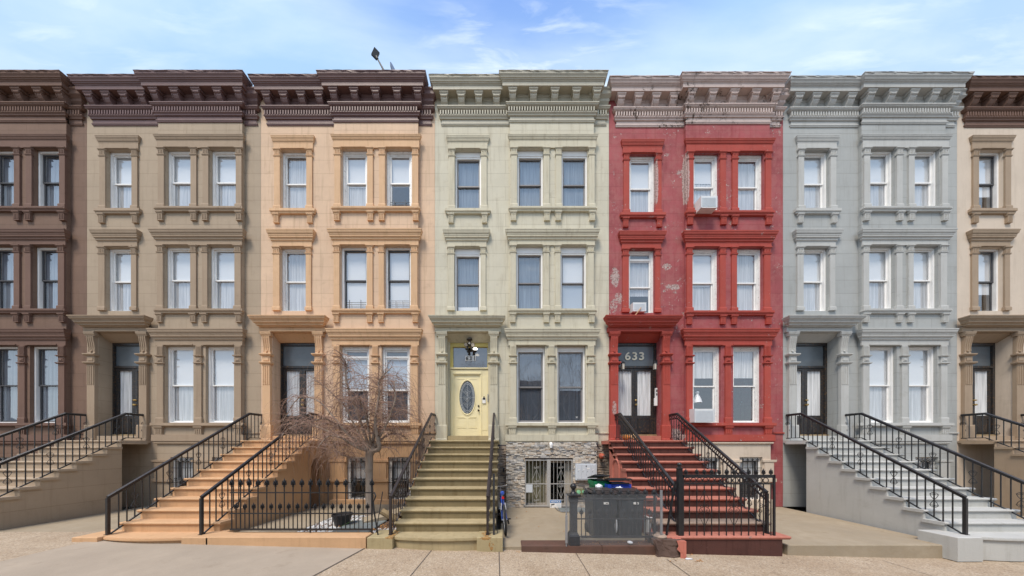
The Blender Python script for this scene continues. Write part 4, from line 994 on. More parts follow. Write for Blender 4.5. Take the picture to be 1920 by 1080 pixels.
# ------------------------------------------------------------------ stoops
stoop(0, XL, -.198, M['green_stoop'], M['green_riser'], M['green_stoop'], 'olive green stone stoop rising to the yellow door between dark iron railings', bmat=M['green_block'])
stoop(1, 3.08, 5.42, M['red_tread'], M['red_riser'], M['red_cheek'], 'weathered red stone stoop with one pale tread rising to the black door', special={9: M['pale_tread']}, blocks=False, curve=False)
for nn, mt, lab in ((-1, 'orange_stoop', 'peach stoop of the orange house with an arched doorway in its side'), (-2, 'tan_wall', 'tan stone stoop of the tan house'), (-3, 'brown_trim', 'brown stone stoop at the far left end'), (2, 'grey_trim', 'grey stone stoop of the light grey house'), (3, 'tan_trim', 'stone stoop of the cream house at the far right end')):
    stoop(nn, XL + nn * W, -.198 + nn * W, M[mt], M[mt], M[mt], lab, x_arch=(nn == -1), bmat=M[mt])
# side cheek of the red stoop with its arched panel
rs = [o for o in COL.objects if o.get('label', '').startswith('weathered red stone stoop')][0]
ck = MB(); xx = 3.09
poly = [(8.02, 0), (8.02, ZT - .07)]
for k_ in range(0, 9): d_, z_ = nose(k_); poly += [(d_ + .05, z_ - .067), (d_ + .05, z_ - RZ - .067)]
poly += [(5.65, 0)]
ck.extr_x(poly, xx, xx + .03)
ar = [(xx - .005, 7.76, .1), (xx - .005, 7.76, 1.35)] + [(xx - .005, 7.53 + .23 * math.cos(t), 1.35 + .23 * math.sin(t)) for t in [math.pi * i / 10 for i in range(1, 10)]] + [(xx - .005, 7.30, 1.35), (xx - .005, 7.30, .1)]
ck.tube(ar, .022, 6); ck.tube([(p[0], 7.53 + (p[1] - 7.53) * .75, p[2] - .03) for p in ar], .012, 6)
ck.build('side_panel', M['red_cheek'], rs)

# ------------------------------------------------------------------ railings
railing(-2.26, 'dark iron railing on the left side of the olive green stoop', M['iron_brown'])
railing(-.355, 'dark brown iron railing on the right side of the olive green stoop', M['iron_brown'])
railing(3.50, 'black iron railing with rings on the left side of the red stoop', M['iron'], 'ring', 5.42)
railing(5.24, 'black iron railing with rings on the right side of the red stoop', M['iron'], 'ring', 5.42)
for nn in (-3, -2, -1, 2, 3):
    side = {-3: 'brown stoop at the far left', -2: 'tan stoop', -1: 'peach stoop', 2: 'grey stoop', 3: 'stoop at the far right'}[nn]
    railing(-2.2 + nn * W, 'black iron railing on the left side of the ' + side, M['iron'])
    railing(-.36 + nn * W, 'black iron railing on the right side of the ' + side, M['iron'])
# ------------------------------------------------------------------ fences and gates
zk = .217
fo = picket_fence(-5.5, -2.67, 5.38, zk, 'black iron picket fence with leaf shaped finials in front of the bare tree', M['iron'], .0875, [zk + .065, zk + .385, zk + .80], zk + .93, zk + .47)
for xx_ in (-2.67, -3.9):
    q = MB(); q.tube([(xx_, 5.38, zk), (xx_, 5.38, zk + .98)], .017, 6); q.build('fence_post', M['iron'], fo)
cb_ = MB(); cb_.tube([(-2.67, 5.38, zk + .78), (-2.62, 5.38, zk + .80), (-2.585, 5.36, zk + .74), (-2.60, 5.35, zk + .68), (-2.635, 5.36, zk + .62), (-2.60, 5.32, zk + .45), (-2.50, 5.28, .2)], .014, 6); cb_.tube([(-2.42, 5.3, 1.05), (-2.52, 5.24, .26)], .009, 5)
tag(cb_.build('iron_brace', M['iron']), 'bent black iron brace between the picket fence and the olive green stoop', 'brace')
# cast post
cx_, cy_, zb_ = X(1075, 5.25), 5.25, .043
P_ = thing('cast_iron_post', (cx_, cy_, zb_), 'stout dark cast iron post topped by a ball on the brownstone kerb', 'post')
q = MB()
def sq(q, a, z0, z1, a2=None):
    a2 = a2 if a2 is not None else a
    q.add([(cx_ + s * r_, cy_ + t * r_, z) for (r_, z) in ((a, z0), (a2, z1)) for (s, t) in ((-1, -1), (1, -1), (1, 1), (-1, 1))], [(0, 1, 2, 3), (4, 5, 6, 7), (0, 1, 5, 4), (1, 2, 6, 5), (2, 3, 7, 6), (3, 0, 4, 7)])
sq(q, .10, zb_, zb_ + .17); sq(q, .10, zb_ + .17, zb_ + .20, .085); sq(q, .085, zb_ + .20, zb_ + .24, .066); sq(q, .062, zb_ + .24, zb_ + .90, .060); sq(q, .070, zb_ + .60, zb_ + .615); sq(q, .062, zb_ + .78, zb_ + .83, .078); sq(q, .078, zb_ + .83, zb_ + .88, .078); sq(q, .08, zb_ + .88, zb_ + .93, .07)
for i in range(3): q.box(cx_ - .04 + i * .03, cx_ - .022 + i * .03, cy_ - .067, cy_ - .05, zb_ + .27, zb_ + .58)
q.build('shaft', M['iron_grey'], P_)
q = MB(); sq(q, .075, zb_ + .93, zb_ + .945, .115); sq(q, .118, zb_ + .945, zb_ + .965); sq(q, .10, zb_ + .965, zb_ + .975, .06); q.build('cap', M['iron'], P_)
q = MB(); q.lathe([(.0, zb_ + .97), (.065, zb_ + .975), (.058, zb_ + 1.0), (.035, zb_ + 1.02), (.03, zb_ + 1.06), (.045, zb_ + 1.075)] + [(.062 * math.cos(t), zb_ + 1.12 + .058 * math.sin(t)) for t in [R(a) for a in range(-45, 91, 15)]], cx_, cy_, 16); q.build('ball', M['iron'], P_, smooth=True)
fy = 5.27; x0_, x1_ = cx_ + .06, X(1228, fy)
fg = picket_fence(x0_ + .10, x1_ - .02, fy, .043, 'weathered grey iron picket fence with leaf finials around the wheeled bins', M['iron_grey'], .0835, [.043 + .13, .043 + .48, .043 + .87], .043 + .93, .043 + .56)
for r0 in (.13, .48, .87):
    q = MB(); q.box(cx_ + .05, x0_ + .11, fy - .010, fy + .010, .043 + r0 - .009, .043 + r0 + .009); q.build('rail', M['iron_grey'], fg)
q = MB(); q.tube([(x1_, fy, .043), (x1_, fy, 1.0)], .018, 6); q.tube([(x1_ - .14, fy - .03, .1), (x1_ + .02, fy - .03, .95)], .010, 5); q.build('fence_post', M['iron_grey'], fg)
# wire mesh panel
ms = thing('wire_mesh_panel', ((cx_ + 2.84) / 2, 5.16, .06), 'fine galvanised wire mesh fixed in front of the grey picket fence and bins', 'wire mesh')
mx0, mx1, mz0, mz1, my = X(1060, 5.17), X(1243, 5.17), .05, 1.015, 5.165
q = MB(); nH, nV = int((mz1 - mz0) / .0135), int((mx1 - mx0) / .0135)
for i in range(nH + 1):
    zz = mz0 + (mz1 - mz0) * i / nH; r_ = .0009
    q.add([(mx0, my, zz - r_), (mx1, my, zz - r_), (mx1, my, zz + r_), (mx0, my, zz + r_)], [(0, 1, 2, 3)])
for i in range(nV + 1):
    xx = mx0 + (mx1 - mx0) * i / nV; r_ = .0009
    q.add([(xx - r_, my - .001, mz0), (xx + r_, my - .001, mz0), (xx + r_, my - .001, mz1), (xx - r_, my - .001, mz1)], [(0, 1, 2, 3)])
q.build('mesh', M['wire'], ms)
q = MB(); q.tube([(X(1062, 5.15), 5.15, .03), (X(1062, 5.15), 5.15, 1.03)], .012, 6); q.box(X(1060, 5.13) - .0, X(1064, 5.13), 5.12, 5.14, .10, .62); q.build('mesh_post', M['galv'], ms)
q = MB(); q.tube([(X(1240.5, 5.17), 5.18, .0), (X(1240.5, 5.17), 5.18, 1.10)], .024, 6); q.build('mesh_post', M['galv'], ms)
# black posts and gate before the red stoop
gx = X(1274, 5.3)
q = MB(); zg = nose(10)[1]
q.box(gx - .045, gx + .03, 5.25, 5.33, zg - .02, 1.50); q.lathe([(.06, 1.50), (.06, 1.52), (.03, 1.53), (.03, 1.55)] + [(.042 * math.cos(t), 1.585 + .04 * math.sin(t)) for t in [R(a) for a in range(-45, 91, 15)]], gx - .01, 5.29, 12)
gt = tag(q.build('gate_post', M['iron']), 'tall black gate post with a small ball at the foot of the red stoop', 'post')
q = MB(); q.tube([(X(1266, 5.35), 5.35, 1.24), (X(1246, 5.3), 5.28, .06)], .02, 4); tag(q.build('leaning_bar', M['iron']), 'black iron bar leaning against the gate post by the red stoop', 'bar')
GT = thing('iron_gate', ((gx + 5.3) / 2, 5.27, zg), 'black iron gate with a row of rings and scrolls before the red stoop', 'gate')
ga, gb = gx + .045, 5.25; zt_ = Z(893, 5.27) ; z1_, z2_ = Z(907, 5.27), Z(1008.5, 5.27)
q = MB(); q.box(ga, gb, 5.255, 5.285, zt_ - .03, zt_ + .03); q.box(ga, gb, 5.26, 5.28, z1_ - .012, z1_ + .012); q.box(ga, gb, 5.255, 5.285, z2_ - .012, z2_ + .012); q.box(ga - .02, ga + .015, 5.255, 5.285, z2_, zt_ + .03); q.box(gb - .015, gb + .02, 5.255, 5.285, z2_, zt_ + .03); q.build('gate_frame', M['iron'], GT)
q = MB(); xx = ga + .09
while xx < gb - .05:
    q.tube([(xx + .052 * math.cos(t), 5.27, (zt_ + z1_) / 2 - .008 + .05 * math.sin(t)) for t in [math.pi * 2 * i / 14 for i in range(14)]], .007, 4, True); xx += .118
q.build('ring_row', M['iron'], GT)
xx = ga + .13; i = 0
while xx < gb - .05:
    q = MB(); q.tube([(xx, 5.27, z2_), (xx, 5.27, z1_)], .010, 4); b_ = q.build('picket', M['iron'], GT)
    finial(xx + (.0 if i else -.07), 5.27, zt_ + .03, M['iron'], b_, .8)
    if i % 4 in (2,):
        zm = (z1_ + z2_) / 2 + .05; q = MB()
        for s in (-1, 1):
            for v in (-1, 1):
                q.tube(spiral((xx + s * .06, 5.265, zm + v * .045), .05, 1.2, math.pi / 2, 'xz', s * v), .006, 4)
                q.tube([(xx, 5.265, zm + v * .36), (xx + s * .12, 5.265, zm + v * .10)], .005, 4)
        q.build('scroll', M['iron'], GT)
    xx += .145; i += 1

# broken brownstone block
random.seed(4)
bm = bmesh.new(); bmesh.ops.create_cube(bm, size=1)
bmesh.ops.subdivide_edges(bm, edges=bm.edges, cuts=7, use_grid_fill=True)
for v in bm.verts: 
    n_ = Vector((math.sin(v.co.x * 19 + v.co.z * 7), math.sin(v.co.y * 17 + v.co.x * 9), math.sin(v.co.z * 23 + v.co.y * 5))) * .018; v.co = Vector((v.co.x * .50, v.co.y * .45, v.co.z * .36)) + n_ + Vector([random.uniform(-.008, .008) for _ in range(3)])
me = bpy.data.meshes.new('brownstone_block'); bm.to_mesh(me); bm.free(); me.materials.append(M['brownstone'])
bo = bpy.data.objects.new('brownstone_block', me); COL.objects.link(bo); bo.location = (3.10, 5.28, .0); WL[bo.name] = Vector(bo.location)
tag(bo, 'broken dark brownstone block with a chipped red painted corner at the end of the kerb', 'stone block')
q = MB(); q.add([(3.27, 5.035, -.16), (3.37, 5.02, -.16), (3.37, 5.02, .17), (3.20, 5.03, .17), (3.23, 5.03, .08), (3.20, 5.03, .02), (3.27, 5.035, -.05), (3.27, 5.28, -.16), (3.37, 5.28, -.16), (3.37, 5.28, .17), (3.20, 5.28, .175)], [(0, 1, 2, 3, 4, 5, 6), (1, 8, 9, 2), (2, 9, 10, 3)]); q.build('painted_corner', M['red_cheek'], bo)
q = MB(); q.lathe([(.0, .16), (.12, .165), (.13, .20), (.09, .24), (.0, .25)], 3.0, 5.25, 10); tag(q.build('rubble_stone', M['pale_tread'], smooth=True), 'rounded pale rubble stone lying on top of the brownstone block', 'stone')

# ------------------------------------------------------------------ wheeled bins
def bin_(x0, w, y, h, label, body, lid, open_=0.0, d=.55, group=None, tilt=.0):
    B = thing('wheeled_bin', (x0 + w / 2, y + d / 2, 0), label, 'bin', group)
    q = MB(); t = .045
    vs = []
    for (zz, s) in ((.05, t), (h * .12, t * .9), (h * .9, .01), (h * .9, -.012), (h, -.02)):
        vs += [(x0 + s, y + s, zz), (x0 + w - s, y + s, zz), (x0 + w - s, y + d - s * .6, zz), (x0 + s, y + d - s * .6, zz)]
    fs = [(3, 2, 1, 0)] + [(k * 4 + j, k * 4 + (j + 1) % 4, k * 4 + 4 + (j + 1) % 4, k * 4 + 4 + j) for k in range(4) for j in range(4)]
    q.add(vs, fs)
    for i in range(4): xr = x0 + .09 + (w - .18) * i / 3; q.extr_x([(y + .035, .15), (y + .012, h * .55), (y + .02, h * .55), (y + .05, .15)], xr - .012, xr + .012)
    q.box(x0 + .06, x0 + w - .06, y - .0, y + .05, h * .62, h * .86); q.build('bin_body', body, B)
    q = MB(); q.rbox((x0 + w / 2, y + d / 2 - .01, h + .045 + tilt * .2), (w + .05, d + .07, .028), Matrix.Rotation(-tilt, 3, 'X')); q.rbox((x0 + w / 2, y + d / 2 + .02, h + .066 + tilt * .2), (w - .10, d - .14, .03), Matrix.Rotation(-tilt, 3, 'X'))
    q.tube([(x0 + .05, y - .05, h + .03), (x0 + w - .05, y - .05, h + .03)], .014, 6); q.tube([(x0 + .02, y + d + .05, h - .02), (x0 + w - .02, y + d + .05, h - .02)], .02, 6); L = q.build('lid', lid, B)
    for xw in (x0 + .05, x0 + w - .05):
        q = MB(); q.lathe([(.0, xw - .03), (.10, xw - .028), (.11, xw - .015), (.11, xw + .015), (.10, xw + .028), (.0, xw + .03)], y + d - .02, .105, 14, 'x'); q.build('wheel', M['rubber'], B)
    return B
b1 = bin_(X(1111, 5.6), .54, 5.62, .93, 'charcoal wheeled bin behind the wire mesh, the one nearer the cast iron post', M['bin'], M['binlid'])
b2 = bin_(X(1161, 5.6), .54, 5.62, .92, 'charcoal wheeled bin behind the wire mesh, the one nearer the red stoop', M['bin'], M['binlid'])
for (bb, xx) in ((b1, 1137), (b2, 1193)):
    q = MB(); q.box(X(xx, 5.6) - .05, X(xx, 5.6) + .05, 5.60, 5.62, .735, .775); q.build('label_plate', M['white'], bb)
    q = MB(); q.box(X(xx, 5.6) + .0 - .01, X(xx, 5.6) + .035, 5.597, 5.601, .75, .76); q.build('label_print', M['black_plastic'], bb)
b3 = bin_(X(1113, 6.6), .34, 6.55, 1.10, 'green recycling bin with a black lid propped on its contents, behind the charcoal bins', M['green_plastic'], M['black_plastic'], d=.45, tilt=.20)
b4 = bin_(X(1139, 6.4), .52, 6.35, 1.05, 'blue recycling bin with a black lid, in front of the red stoop side panel', M['blue'], M['black_plastic'], d=.45, tilt=.16)
def lump(name, c, s, mat, label, cat, seed=1, sub=3, amp=.22):
    r = random.Random(seed); bm = bmesh.new(); bmesh.ops.create_icosphere(bm, subdivisions=sub, radius=1)
    ph = [r.uniform(0, 6) for _ in range(6)]
    for v in bm.verts:
        n_ = 1 + amp * (math.sin(v.co.x * 5 + ph[0]) * math.sin(v.co.y * 6 + ph[1]) + .6 * math.sin(v.co.z * 9 + ph[2]) * math.sin(v.co.x * 11 + ph[3])); v.co = Vector((v.co.x * s[0], v.co.y * s[1], v.co.z * s[2])) * n_
    me = bpy.data.meshes.new(name); bm.to_mesh(me); bm.free(); me.materials.append(mat); me.polygons.foreach_set('use_smooth', [True] * len(me.polygons))
    o = bpy.data.objects.new(name, me); COL.objects.link(o); o.location = c; WL[o.name] = Vector(c)
    return tag(o, label, cat) if label else o
lump('plastic_bag', (X(1123, 6.3), 6.29, 1.00), (.07, .06, .06), M['bag'], 'crumpled white plastic bag poking out of the green recycling bin', 'plastic bag', 2, amp=.35)
lump('plastic_bag', (X(1164, 6.2), 6.29, .95), (.08, .04, .05), M['bag'], 'clear grey plastic bag hanging over the blue recycling bin', 'plastic bag', 5, amp=.35)
lump('plastic_bottle', (X(1157.5, 5.5), 5.56, .30), (.028, .028, .15), M['bag'], 'white plastic bottle wedged between the two charcoal bins', 'bottle', 8, amp=.05)
q = MB(); q.box(X(1216, 5.75), X(1225, 5.75), 5.75, 5.95, .02, .42); tag(q.build('white_carton', M['bag']), 'white carton standing beside the charcoal bins behind the mesh', 'carton')

# ------------------------------------------------------------------ basement gate, mailbox and wall items of the green house
gx0, gx1, gz1 = gate_dim
dr = MB(); y_ = DB + .18
dr.box(gx0, gx0 + .06, y_, y_ + .08, .02, gz1); dr.box(gx1 - .16, gx1, y_, y_ + .08, .02, gz1); dr.box(gx0 + .06, gx1 - .16, y_, y_ + .08, gz1 - .05, gz1); dr.box(gx0 + .06, gx1 - .16, y_, y_ + .08, .02, .10)
mid = (gx0 + gx1) / 2 - .04; dr.box(mid - .03, mid + .03, y_, y_ + .07, .10, gz1 - .05); dr.box(gx1 - .22, gx1 - .16, y_ + .02, y_ + .07, .10, gz1 - .05); dr.box(mid + .03, gx1 - .16, y_ + .02, y_ + .06, gz1 - .12, gz1 - .05)
sd = dr.build('sliding_door', M['beige_frame'], G)
q = MB(); q.quad((gx0 + .06, y_ + .05, .1), (gx1 - .2, y_ + .05, .1), (gx1 - .2, y_ + .05, gz1 - .05), (gx0 + .06, y_ + .05, gz1 - .05)); q.build('pane', M['glass_dark'], sd)
q = MB(); n = 12
for i in range(n): a_ = gx0 + .06 + (mid - gx0 - .09) * i / n; q.quad((a_, y_ + .09, .05), (a_ + .075, y_ + .11, .05), (a_ + .075, y_ + .11, gz1), (a_, y_ + .09, gz1))
q.build('vertical_blind', M['olive'], sd)
gt_ = MB(); y_ = DB - .02; gm_ = (gx0 + gx1) / 2 + .02; ta = Z(907, DB)
for (a_, b_) in ((gx0, gm_ - .045), (gm_ + .005, gx1 - .01)):
    gt_.box(a_, a_ + .03, y_ - .015, y_ + .015, .03, gz1 - .0); gt_.box(b_ - .03, b_, y_ - .015, y_ + .015, .03, gz1); gt_.box(a_ + .03, b_ - .03, y_ - .014, y_ + .014, gz1 - .035, gz1 - .004); gt_.box(a_ + .03, b_ - .03, y_ - .014, y_ + .014, .035, .07); gt_.box(a_ + .03, b_ - .03, y_ - .013, y_ + .013, ta - .012, ta + .012)
gt_.box(gm_ - .043, gm_ + .003, y_ - .02, y_ + .02, .03, gz1)
GA = gt_.build('security_gate', M['greypaint'], G)
for (a_, b_) in ((gx0, gm_ - .045), (gm_ + .005, gx1 - .01)):
    n = 6
    for i in range(1, n):
        xx = a_ + .015 + (b_ - a_ - .03) * i / n; q = MB(); q.tube([(xx, y_, .06), (xx, y_, gz1 - .02)], .008, 4); q.build('gate_bar', M['greypaint'], GA)
    xc = a_ + .015 + (b_ - a_ - .03) * 3 / n
    for v in (-1, 1):
        q = MB()
        for s in (-1, 1):
            zc = ta + v * (.075 if 1 else 0)
            q.tube(spiral((xc + s * .05, y_ - .012, zc - 0), .038, 1.3, 0, 'xz', s), .006, 4); q.tube(spiral((xc + s * .05, y_ - .012, ta + v * .52), .038, 1.3, 0, 'xz', s), .006, 4)
            zA, zB = ta + v * .50, ta + v * .17
            if v > 0: q.tube([(xc, y_ - .012, zA - .04), (xc + s * .11, y_ - .012, zB)], .006, 4)
            else: q.tube([(xc + s * .11, y_ - .012, zB), (xc, y_ - .012, zA + .04)], .006, 4)
        q.build('gate_scroll', M['greypaint'], GA)
q = MB(); q.box(gx0 + .035, gx0 + .24, y_ - .028, y_ - .016, ta - .27, ta - .02); q.build('lock_plate', M['mailgrey'], GA)
sg = MB(); sx0, sx1, sz0, sz1 = X(1031, DB - .06), X(1052.5, DB - .06), Z(952, DB - .06), Z(937, DB - .06)
sg.box(sx0, sx1, DB - .062, DB - .056, sz0, sz1); SG = tag(sg.build('notice_sign', M['white']), 'small white and blue notice sign hung low on the grey security gate', 'sign')
q = MB(); q.box(sx0 + .008, sx1 - .008, DB - .065, DB - .061, sz1 - .10, sz1 - .012); q.build('sign_header', M['signblue'], SG)
digits('NOTICE', (sx0 + sx1) / 2, DB - .067, sz1 - .056, .06, M['white'], SG, name='sign_lettering', ext=.001, font_bold=.02)
q = MB(); q.rbox((sx0 + .09, DB - .066, sz1 - .15), (.11, .004, .03), Matrix.Rotation(R(-12), 3, 'Y')); q.box(sx0 + .03, sx0 + .045, DB - .067, DB - .062, sz0 + .02, sz0 + .07)
q.build('camera_symbol', M['black_plastic'], SG)
q = MB()
for i in range(4): q.box(sx1 - .15, sx1 - .03, DB - .0645, DB - .0625, sz0 + .03 + i * .024, sz0 + .038 + i * .024)
q.build('sign_print', M['mailgrey'], SG)

MX0, MX1, MZ0, MZ1 = X(1080, 8.42), X(1118.5, 8.42), Z(900, 8.42), Z(869.5, 8.42)
q = MB(); q.box(MX0, MX1, 8.44, DB - .03, MZ0, MZ1); q.box(MX0 - .012, MX1 + .012, 8.425, 8.445, MZ0 - .006, MZ1 + .008)
MBX = tag(q.build('mailbox_unit', M['mailgrey']), 'pale grey wall mailbox unit with four narrow doors on the stone cladding', 'mailbox')
for i in range(4):
    a_ = MX0 + .025 + (MX1 - MX0 - .05) * i / 4; b_ = a_ + (MX1 - MX0 - .05) / 4; q = MB(); q.box(a_ + .003, b_ - .003, 8.414, 8.426, MZ0 + .03, MZ1 - .03); q.build('mailbox_door', M['mailgrey'], MBX)
    q = MB(); q.lathe([(.0, 8.408), (.009, 8.409), (.010, 8.415)], a_ + .04, MZ0 + .26, 8, 'y'); q.build('lock', M['black_plastic'], MBX)
    q = MB(); q.box(a_ + .05, a_ + .09, 8.411, 8.415, MZ0 + .31, MZ0 + .335) if i != 2 else q.box(a_ + .02, a_ + .11, 8.411, 8.415, MZ0 + .34, MZ0 + .38); q.build('name_label', M['white'], MBX)
q = MB(); q.box(MX0 + .30, MX0 + .34, 8.410, 8.413, MZ1 - .085, MZ1 - .06); q.build('intercom_button', M['black_plastic'], MBX)
q = MB(); q.box(X(1080, 8.45), X(1100, 8.45), 8.45, DB - .02, Z(928.5, 8.45), Z(916, 8.45)); PB = tag(q.build('utility_box', M['olive']), 'small olive utility box with two pale green caps under the mailbox unit', 'utility box')
for px_ in (1084.5, 1094.8):
    q = MB(); q.lathe([(.0, 8.385), (.055, 8.39), (.06, 8.41), (.06, 8.452)], X(px_, 8.45), Z(922.5, 8.45), 16, 'y'); q.build('cap', M['meter'], PB)
q = MB(); q.lathe([(.0, 8.36), (.03, 8.365), (.045, 8.39), (.05, 8.45), (.075, 8.46), (.085, 8.49), (.085, 8.55), (.05, 8.56), (.05, 8.68)], X(1128.5, 8.5), Z(855, 8.5), 16, 'y'); FB = tag(q.build('fire_connection', M['bell'], smooth=True), 'round red fire connection on the brown stone beside the red stoop', 'fire connection')
q = MB(); q.lathe([(.0, 8.35), (.022, 8.352), (.024, 8.366)], X(1128.5, 8.5), Z(855, 8.5), 10, 'y'); q.build('cap', M['steel'], FB)
q = MB(); q.tube([(X(1033, 8.5), 8.60, 2.03), (X(1033, 8.5), 8.50, 2.03), (X(1033, 8.5), 8.47, 2.0), (X(1033, 8.5), 8.47, 1.90)], [.045, .055, .055, .035], 10); tag(q.build('vent_hood', M['white'], smooth=True), 'small white vent pipe on the stone cladding below the parlour windows', 'vent')
q = MB(); q.rbox((X(944.5, 8.55), 8.55, Z(881, 8.55)), (.06, .08, .13), Matrix.Rotation(R(10), 3, 'Y')); q.tube([(X(944.5, 8.55), 8.5, Z(880, 8.55)), (X(944.5, 8.55), 8.68, Z(880, 8.55))], .02, 6); tag(q.build('wall_camera', M['black_plastic']), 'small black device on the stone wall beside the stoop above the bicycle', 'device')
q = MB(); q.cbox(X(1048, 8.3), X(1048, 8.3) + .95, 7.95, 8.5, .001, .02, .008); DM = tag(q.build('doormat', M['slate']), 'flat grey doormat on the concrete in front of the security gate', 'doormat')
q = MB(); a_ = X(1044, 8.3); q.tube([(a_ - .02, 8.52, .03), (a_ + .0, 8.1, .03), (a_ + .05, 7.93, .03), (a_ + .4, 7.93, .03)], .012, 5); q.build('metal_edge', M['galv'], DM)
# small white intercom on yellow frame and lamp
q = MB(); xx, zz = X(907.5, 8.97), Z(751, 8.97); q.cbox(xx - .055, xx + .055, 8.955, 8.985, zz - .095, zz + .095, .0); DBL = tag(q.build('doorbell', M['white']), 'small white doorbell with a dark top on the yellow door frame', 'doorbell')
q = MB(); q.box(xx - .04, xx + .04, 8.948, 8.956, zz + .03, zz + .085); q.lathe([(.0, 8.945), (.014, 8.948), (.014, 8.956)], xx - .0, zz + .06, 8, 'y'); q.box(xx - .02, xx + .02, 8.93, 8.99, zz + .095, zz + .13); q.build('camera_window', M['black_plastic'], DBL)
q = MB(); q.box(X(914, 8.9), X(915.7, 8.9), 8.90, 8.93, Z(753, 8.9), Z(739, 8.9)); tag(q.build('jamb_plate', M['galv']), 'narrow grey metal plate on the door jamb right of the doorbell', 'plate')
LM = thing('porch_light', (X(880, 8.85), 8.85, 5.37), 'bronze porch light with two swivel lamp heads above the house number 631', 'porch light')
lx, lz = X(880.5, 8.8), 5.40
q = MB(); q.lathe([(.09, lz + .06), (.095, lz + .02), (.06, lz), (.03, lz - .03)], lx, 8.8, 14); q.lathe([(.0, lz - .20), (.05, lz - .18), (.055, lz - .08), (.04, lz - .02)], lx, 8.8, 12); q.build('mount', M['bronze'], LM)
q = MB(); q.lathe([(.0, 8.725), (.03, 8.73), (.032, 8.76)], lx, lz - .11, 10, 'y'); q.build('sensor', M['lens'], LM)
q = MB(); q.lathe([(.0, lz - .30), (.075, lz - .302), (.08, lz - .29), (.04, lz - .25)], lx + .19, 8.74, 18); q.build('lit_lens', M['litlens'], LM)
for s in (-1, 1):
    c = Vector((lx + s * .09, 8.76, lz - .13)); d_ = Vector((s * .35, -.75, -.55)).normalized(); q = MB()
    q.tube([c - d_ * .10, c - d_ * .06, c + d_ * .03, c + d_ * .06], [.025, .04, .05, .068], 14); q.tube([(lx, 8.8, lz - .05), c - d_ * .08], .015, 6); h_ = q.build('lamp_head', M['bronze'], LM, smooth=True)
    q = MB(); q.tube([c + d_ * .055, c + d_ * .063], [.06, .058], 14); q.build('lamp_lens', M['lens'], LM)
    q = MB(); c2 = Vector((lx + s * .07, 8.78, lz - .22)); q.tube([c2 + Vector((0, 0, .05)), c2, c2 + Vector((s * .02, -.03, -.08))], [.02, .035, .055], 12); q.build('lamp_shade', M['black_plastic'], LM, smooth=True)
# red door lamps, intercom, pumpkins
def wall_lamp(x, y, z, side, label):
    L = thing('wall_lantern', (x, y, z), label, 'wall lamp', 'wall lanterns beside the black door')
    q = MB(); q.box(x - .05, x + .05, y - .05, y + .05, z + .10, z + .12); q.lathe([(.05, z + .12), (.02, z + .16), (.005, z + .19)], x, y, 4); q.box(x - .045, x + .045, y - .045, y + .045, z - .12, z - .10)
    for sx in (-1, 1):
        for sy in (-1, 1): q.tube([(x + sx * .035, y + sy * .035, z - .10), (x + sx * .045, y + sy * .045, z + .10)], .006, 4)
    q.tube([(x, y, z + .18), (x + side * .02, y + .03, z + .22), (x + side * .09, y + .06, z + .18)], .008, 5); q.box(x + side * .08, x + side * .10, y + .02, y + .10, z + .05, z + .22)
    q.build('lantern_frame', M['iron'], L)
    q = MB(); q.box(x - .034, x + .034, y - .034, y + .034, z - .095, z + .095); q.build('lantern_glass', M['lens'], L)
wall_lamp(3.80, 8.72, Z(687, 8.72), -1, 'black wall lantern left of the black double door')
wall_lamp(4.83, 8.72, Z(687, 8.72), 1, 'black wall lantern right of the black double door')
q = MB(); xx, zz = X(1228.5, 8.9), Z(745, 8.9); q.rbox((xx, 8.85, zz + .13), (.05, .07, .32), Matrix()); q.rbox((xx - .02, 8.84, zz - .16), (.09, .05, .25), Matrix()); IC = tag(q.build('intercom', M['white']), 'white intercom panels on the red jamb beside the black door', 'intercom')
q = MB(); q.rbox((xx, 8.812, zz + .20), (.034, .008, .08), Matrix()); q.rbox((xx, 8.812, zz + .08), (.034, .008, .07), Matrix()); q.build('intercom_screen', M['black_plastic'], IC)
def pumpkin(x, y, r_, mat, label, h=.8):
    q = MB(); n = 20; m = 8; vs = []
    for i in range(m + 1):
        t = math.pi * i / m
        for k_ in range(n):
            a = 2 * math.pi * k_ / n; rr = r_ * math.sin(t) * (1 - .08 * (k_ % 2)); vs.append((x + rr * math.cos(a), y + rr * math.sin(a), ZT + .0 + r_ * h - r_ * h * math.cos(t) * .98))
    q.add(vs, [(i * n + k_, i * n + (k_ + 1) % n, (i + 1) * n + (k_ + 1) % n, (i + 1) * n + k_) for i in range(m) for k_ in range(n)])
    o = tag(q.build('pumpkin', mat, smooth=True), label, 'pumpkin'); q = MB(); q.tube([(x, y, ZT + 2 * r_ * h - .02), (x + .01, y, ZT + 2 * r_ * h + .04)], [.015, .01], 5); q.build('stem', M['wood'], o)
pumpkin(3.69, 8.25, .11, M['pumpkin'], 'small orange pumpkin on the red stoop landing by the left railing')
pumpkin(3.88, 8.12, .11, M['gourd'], 'pale peach pumpkin on the red stoop landing, in front', .9)
pumpkin(4.02, 8.32, .08, M['gourd'], 'smallest pale pumpkin at the right of the group on the red landing')
